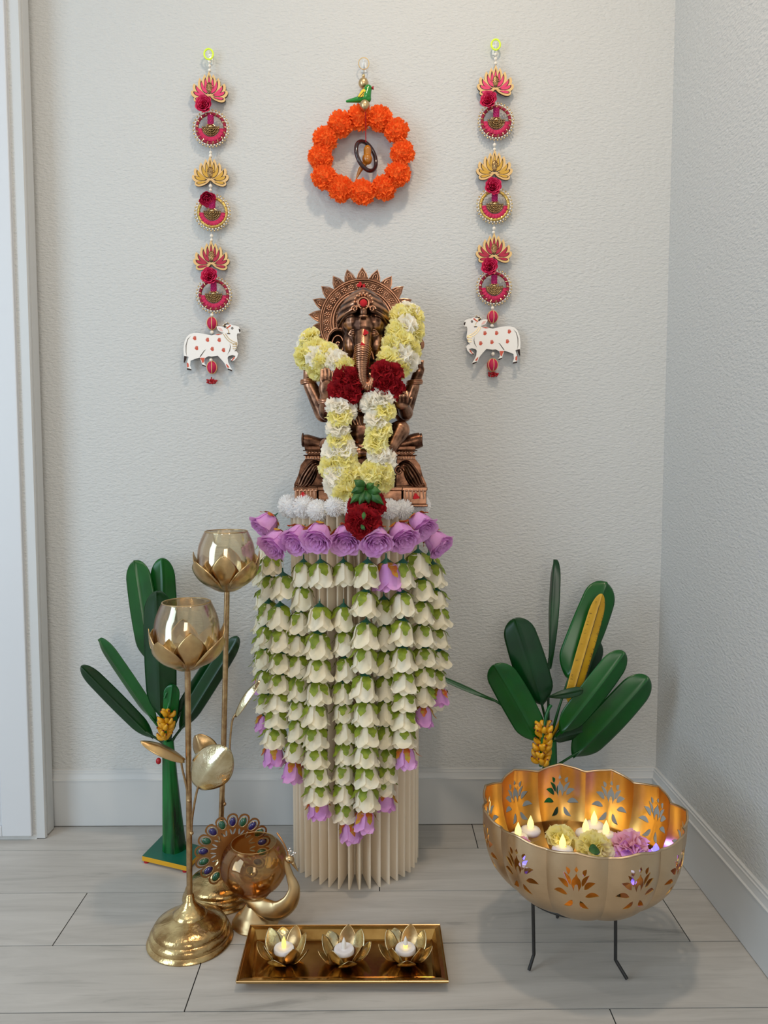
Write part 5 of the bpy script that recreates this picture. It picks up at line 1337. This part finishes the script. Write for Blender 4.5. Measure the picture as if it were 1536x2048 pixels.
# ------------------------------------------------------------------ gold urli bowl on an iron stand
UC = Vector((.383, 1.384, 0)); UZ0, UZ1 = .128, .300; UR = .182; NL = 11; UA = math.radians(7)
UPROF = [(.0, .0), (.055, .001), (.096, .010), (.132, .030), (.158, .058), (.1725, .088), (.180, .120), (.182, .146), (.182, .164)]
def urad(z):
    for (r0, z0), (r1, z1) in zip(UPROF, UPROF[1:]):
        if z <= z1: k = (z-z0)/(z1-z0); k2 = k; return r0+(r1-r0)*k2
    return UPROF[-1][0]
US = None
def ubuild():
    # smooth profile table by arc length
    pts = [Vector((r, z)) for r, z in UPROF]; sm = []
    for i in range(len(pts)-1):
        p0, p1, p2, p3 = pts[max(i-1, 0)], pts[i], pts[i+1], pts[min(i+2, len(pts)-1)]
        for j in range(8):
            t = j/8; sm.append(.5*((2*p1)+(p2-p0)*t+(2*p0-5*p1+4*p2-p3)*t*t+(3*p1-p0-3*p2+p3)*t**3))
    sm.append(pts[-1]); s = [0]
    for a, b in zip(sm, sm[1:]): s.append(s[-1]+(b-a).length)
    return sm, s
USM, USS = ubuild(); UL = USS[-1]
def uplace(x, y, off=0):
    """x in lobe units around the bowl (1 = one lobe), y = distance up the wall along its curve"""
    y = max(0, min(y, UL)); i = 0
    while i < len(USS)-2 and USS[i+1] < y: i += 1
    k = (y-USS[i])/(USS[i+1]-USS[i]); p = USM[i].lerp(USM[i+1], k)
    ph = x-math.floor(x); dome = 1-abs(2*ph-1)**2.4     # 0 at the fold, 1 mid-lobe
    up = (y/UL)**1.5
    a = UA+2*PI*x/NL
    r = p.x*(1+(.050*dome-.030)*(.25+.75*min(1, p.x/.15)))+.0016*math.exp(-((ph-.5)/.045)**2)*up
    rise = .0095*(1-abs(2*ph-1))**1.2*max(0, (y/UL-.75)/.25)
    r += off
    return Vector((UC.x+r*math.cos(a), UC.y+r*math.sin(a), UZ0+p.y+rise))
def lotus_holes(cx, cy, k):
    """cut-out lotus: curved flame shapes"""
    H = []
    def flame(x, y, L, w_, ang, bend):
        A = []; B = []; n = 7
        for i in range(n+1):
            u = i/n; w1 = w_*1.2*math.sin(PI*u**.8)**.9*.5; b = bend*math.sin(PI*u)+bend*.6*u*u
            px, py = u*L, b
            A.append((px, py+w1)); B.append((px, py-w1))
        lp = A+B[::-1][1:-1]; c_, s_ = math.cos(ang), math.sin(ang)
        lp = [(cx+(x+p*c_-q*s_)*k, cy+(y+p*s_+q*c_)*k) for p, q in lp]
        H.append(lp)
    for s in (1, -1):
        m = lambda a: a if s > 0 else PI-a
        flame(s*4, -15, 15, 5, m(-.75), -s*2.5)
        flame(s*9, -9, 15, 5.2, m(-.05), s*2.6)
        flame(s*8, -1, 14, 5.0, m(.55), s*2.2)
        flame(s*5.8, 2, 15, 3.6, m(1.0), s*1.6)
        flame(s*7.5, 13, 8, 3.4, m(1.15), s*1.0)
    # central bud with a tongue inside: horseshoe
    lp = []
    for i in range(13):
        a = PI*1.12-PI*1.24*i/12; lp.append((5.0*math.cos(a), 3+8.5*max(math.sin(a), -.2)+(3.2 if abs(i-6) < 1 else 0)))
    for i in range(9):
        a = -PI*.05+PI*1.10*i/8; lp.append((2.3*math.cos(a), -3+6.5*math.sin(a)))
    H.append([(cx+p*k, cy+q*k) for p, q in lp])
    H.append([(cx+p*k, cy+q*k) for p, q in ((-2.0, 18), (0, 15.4), (2.0, 18), (0, 21.5))])
    return H
def bowl():
    t = thing('gold_lotus_bowl', (UC.x, UC.y, UZ0), 'large scalloped champagne gold bowl with pierced lotus cut-outs, standing on black iron legs', 'bowl')
    W1 = 2*PI*UR/NL; k = .00160; cy = UL-.054
    holes = lotus_holes(.5*W1, cy, k)
    y0 = .030; nx, ny = 20, 22
    # outline of one lobe panel, finely divided so it can bend
    outer = [(W1*i/nx, y0) for i in range(nx)]+[(W1, y0+(UL-y0)*j/ny) for j in range(ny)]+[(W1*(1-i/nx), UL) for i in range(nx)]+[(0, UL-(UL-y0)*j/ny) for j in range(ny)]
    def inpoly(p, lp):
        c = False; j = len(lp)-1
        for i in range(len(lp)):
            if (lp[i][1] > p[1]) != (lp[j][1] > p[1]) and p[0] < (lp[j][0]-lp[i][0])*(p[1]-lp[i][1])/(lp[j][1]-lp[i][1])+lp[i][0]: c = not c
            j = i
        return c
    inner = [(W1*i/nx, y0+(UL-y0)*j/ny) for i in range(1, nx) for j in range(1, ny)]
    inner = [p for p in inner if not any(inpoly(p, h) for h in holes)]
    g = G()
    for q in range(NL):
        g.plate(outer, holes, lambda x, y, h, q=q: uplace(q+x/W1*.9999, y, (h-.0015)), .0015, inner)
    # material split: outward faces champagne, inward faces brass
    o0 = len(g.f)
    g.grid(lambda u, v: uplace(v*NL, .030*u, 0) if u > 0 else Vector((UC.x, UC.y, UZ0)), 4, NL*10)
    g.grid(lambda u, v: uplace(v*NL, .030*u, -.0015)+Vector((0, 0, .0015)), 4, NL*10)
    for i, f in enumerate(g.f):
        a, b, c = g.v[f[0]], g.v[f[1]], g.v[f[2]]; ce = (a+b+c)/3; nr = (b-a).cross(c-a)
        out = Vector((ce.x-UC.x, ce.y-UC.y, -.05)).dot(nr)
        if i >= o0: g.m[i] = 0 if (i-o0) < 4*NL*10 else 1
        else:
            r = math.hypot(ce.x-UC.x, ce.y-UC.y); 
            g.m[i] = 0 if out > 0 else 1
    b = g.build('bowl_wall', [M_bowl_out, M_bowl_in], t, smooth=35)
    g = G(); g.tube([uplace(NL*i/240, UL, -.0005) for i in range(241)], .0022, 8, cap=False); g.build('rolled_rim', M_bowl_out, t)
    g = G(); yb = .115
    for f in range(NL):
        pass
    return t
bowl()
def stand():
    t = thing('iron_bowl_stand', (UC.x-.01, UC.y, 0), 'black iron ring stand with three splayed legs under the gold bowl', 'stand')
    c = Vector((.366, 1.392, .1305)); R = .088
    G().tube([c+Vector((R*math.cos(a), R*math.sin(a), .001)) for a in [2*PI*i/48 for i in range(49)]], .0032, 8, cap=False).build('ring', M_black, t)
    for f in (atz(1058, 1940, .003), atz(1254, 1958, .003), Vector((.372, 1.512, .003))):
        d = Vector((f.x-c.x, f.y-c.y, 0)).normalized(); tp = c+d*R
        k = Vector((f.x, f.y, 0))-d*.018; k = Vector((tp.x+(k.x-tp.x)*.35, tp.y+(k.y-tp.y)*.35, .030))
        G().tube([tp, tp.lerp(k, .5), k, k.lerp(f, .15), f], .0032, 8).build('leg', M_black, t)
stand()
WZ = .196
def rin(z): return urad(z-UZ0)*.955
g = G(); g.grid(lambda u, v: Vector((UC.x+u*(math.hypot(*(uplace(v*NL, 0).to_2d()-UC.to_2d())) if 0 else rin(WZ)*(1+.02*(abs(math.sin(PI*v*NL))-1)))*math.cos(UA+2*PI*v), UC.y+u*rin(WZ)*(1+.02*(abs(math.sin(PI*v*NL))-1))*math.sin(UA+2*PI*v), WZ)), 6, 120)
tag(g.build('bowl_water', M_water, None, origin=(UC.x, UC.y, WZ)), 'clear water filling the gold bowl under candles and flowers', 'water', kind='stuff')
def floater(px, py, lab, blue=False, dz=.0):
    c = atz(px, py, WZ+.004); c.z = WZ-.006
    t = thing('floating_candle', c, lab, 'candle', 'floating candles in the bowl')
    pr = [(.004, 0), (.012, .001), (.0185, .005), (.0205, .0105), (.0185, .0145), (.012, .0165), (.003, .017)]
    G().lathe(pr, c, 32).build('candle_body', M_white, t)
    fp = [(.004, .0), (.0062, .004), (.0066, .008), (.0052, .014), (.0030, .019), (.0012, .0235), (.0003, .0255)]
    G().lathe(fp, c+Vector((0, 0, .0165)), 16).build('flame', M_blue if blue else M_flame_y, t)
    l = bpy.data.lights.new('flame_glow', 'POINT'); l.energy = .03 if blue else .014; l.color = (.15, .12, 1) if blue else (1, .62, .2); l.shadow_soft_size = .005
    o = bpy.data.objects.new('flame_glow', l); COL.objects.link(o); o.parent = t; o.location = (0, 0, .034)
floater(1061, 1662, 'white floating candle with yellow flame, highest at the left side of the bowl')
floater(1036, 1676, 'white floating candle at the far left edge of the bowl beside a pink bloom')
floater(1125, 1700, 'white floating candle nearest the front rim of the bowl with yellow flame')
floater(1188, 1652, 'white floating candle at the back of the middle cluster in the bowl')
floater(1171, 1668, 'white floating candle behind the pale yellow bloom, left in the middle cluster')
floater(1212, 1672, 'white floating candle right of the pale yellow bloom in the bowl')
def water_light(px, py, lab):
    c = atz(px, py, WZ+.006); c.z = WZ-.003; t = thing('blue_light_pod', c, lab, 'light', 'blue light pods in the bowl')
    G().lathe([(.004, 0), (.010, .001), (.0115, .005), (.009, .009)], c, 20).build('pod_base', M_white, t)
    G().lathe([(.006, 0), (.0055, .005), (.003, .010), (.0006, .013)], c+Vector((0, 0, .0085)), 14).build('glowing_tip', M_blue, t)
    l = bpy.data.lights.new('pod_glow', 'POINT'); l.energy = .04; l.color = (.12, .1, 1); l.shadow_soft_size = .005
    o = bpy.data.objects.new('pod_glow', l); COL.objects.link(o); o.parent = t; o.location = (0, 0, .024)
water_light(1312, 1700, 'blue light pod glowing at the right end inside the gold bowl')
water_light(1268, 1735, 'blue light pod low behind the right front cut-out of the gold bowl')
water_light(1050, 1725, 'blue light pod low behind the left front cut-out of the gold bowl')
def bloom(name, px, py, me, sc, lab, dz=.012, f=(0, -.35, 1)):
    c = atz(px, py, WZ+.016); c.z = WZ+dz
    o = inst(name, me, None, c, quat(f), sc); tag(o, lab, 'flower', 'flowers floating in the bowl'); return o
bloom('yellow_carnation', 1122, 1672, ME_CY[1], 1.0, 'pale yellow carnation floating left of the middle candles in the bowl', dz=.010)
bloom('pale_bloom', 1190, 1690, ME_CY[2], 1.15, 'pale green-yellow bloom with a leaf in the centre of the bowl', dz=.010)
bloom('pink_carnation', 1262, 1690, ME_CP[0], 1.2, 'pink carnation floating at the right of the bowl', dz=.010)
bloom('pink_petal_bloom', 1046, 1676, ME_CP[0], .5, 'small pink bloom at the left edge of the bowl', dz=.004)
g = G(); A = atz(1178, 1700, WZ+.034); B = atz(1200, 1704, WZ+.030); ax = B-A; s = ax.cross(Vector((0, -.4, 1))).normalized()
g.grid(lambda u, v: A+ax*u*1.0+s*(2*v-1)*.012*math.sin(PI*(u*.94+.04))**.8+Vector((0, 0, .003*math.sin(PI*u))), 8, 6)
o = g.build('green_leaf', M_dleaf, None, origin=A); solid(o, .0006); tag(o, 'small dark green leaf resting on the pale bloom in the gold bowl', 'leaf')
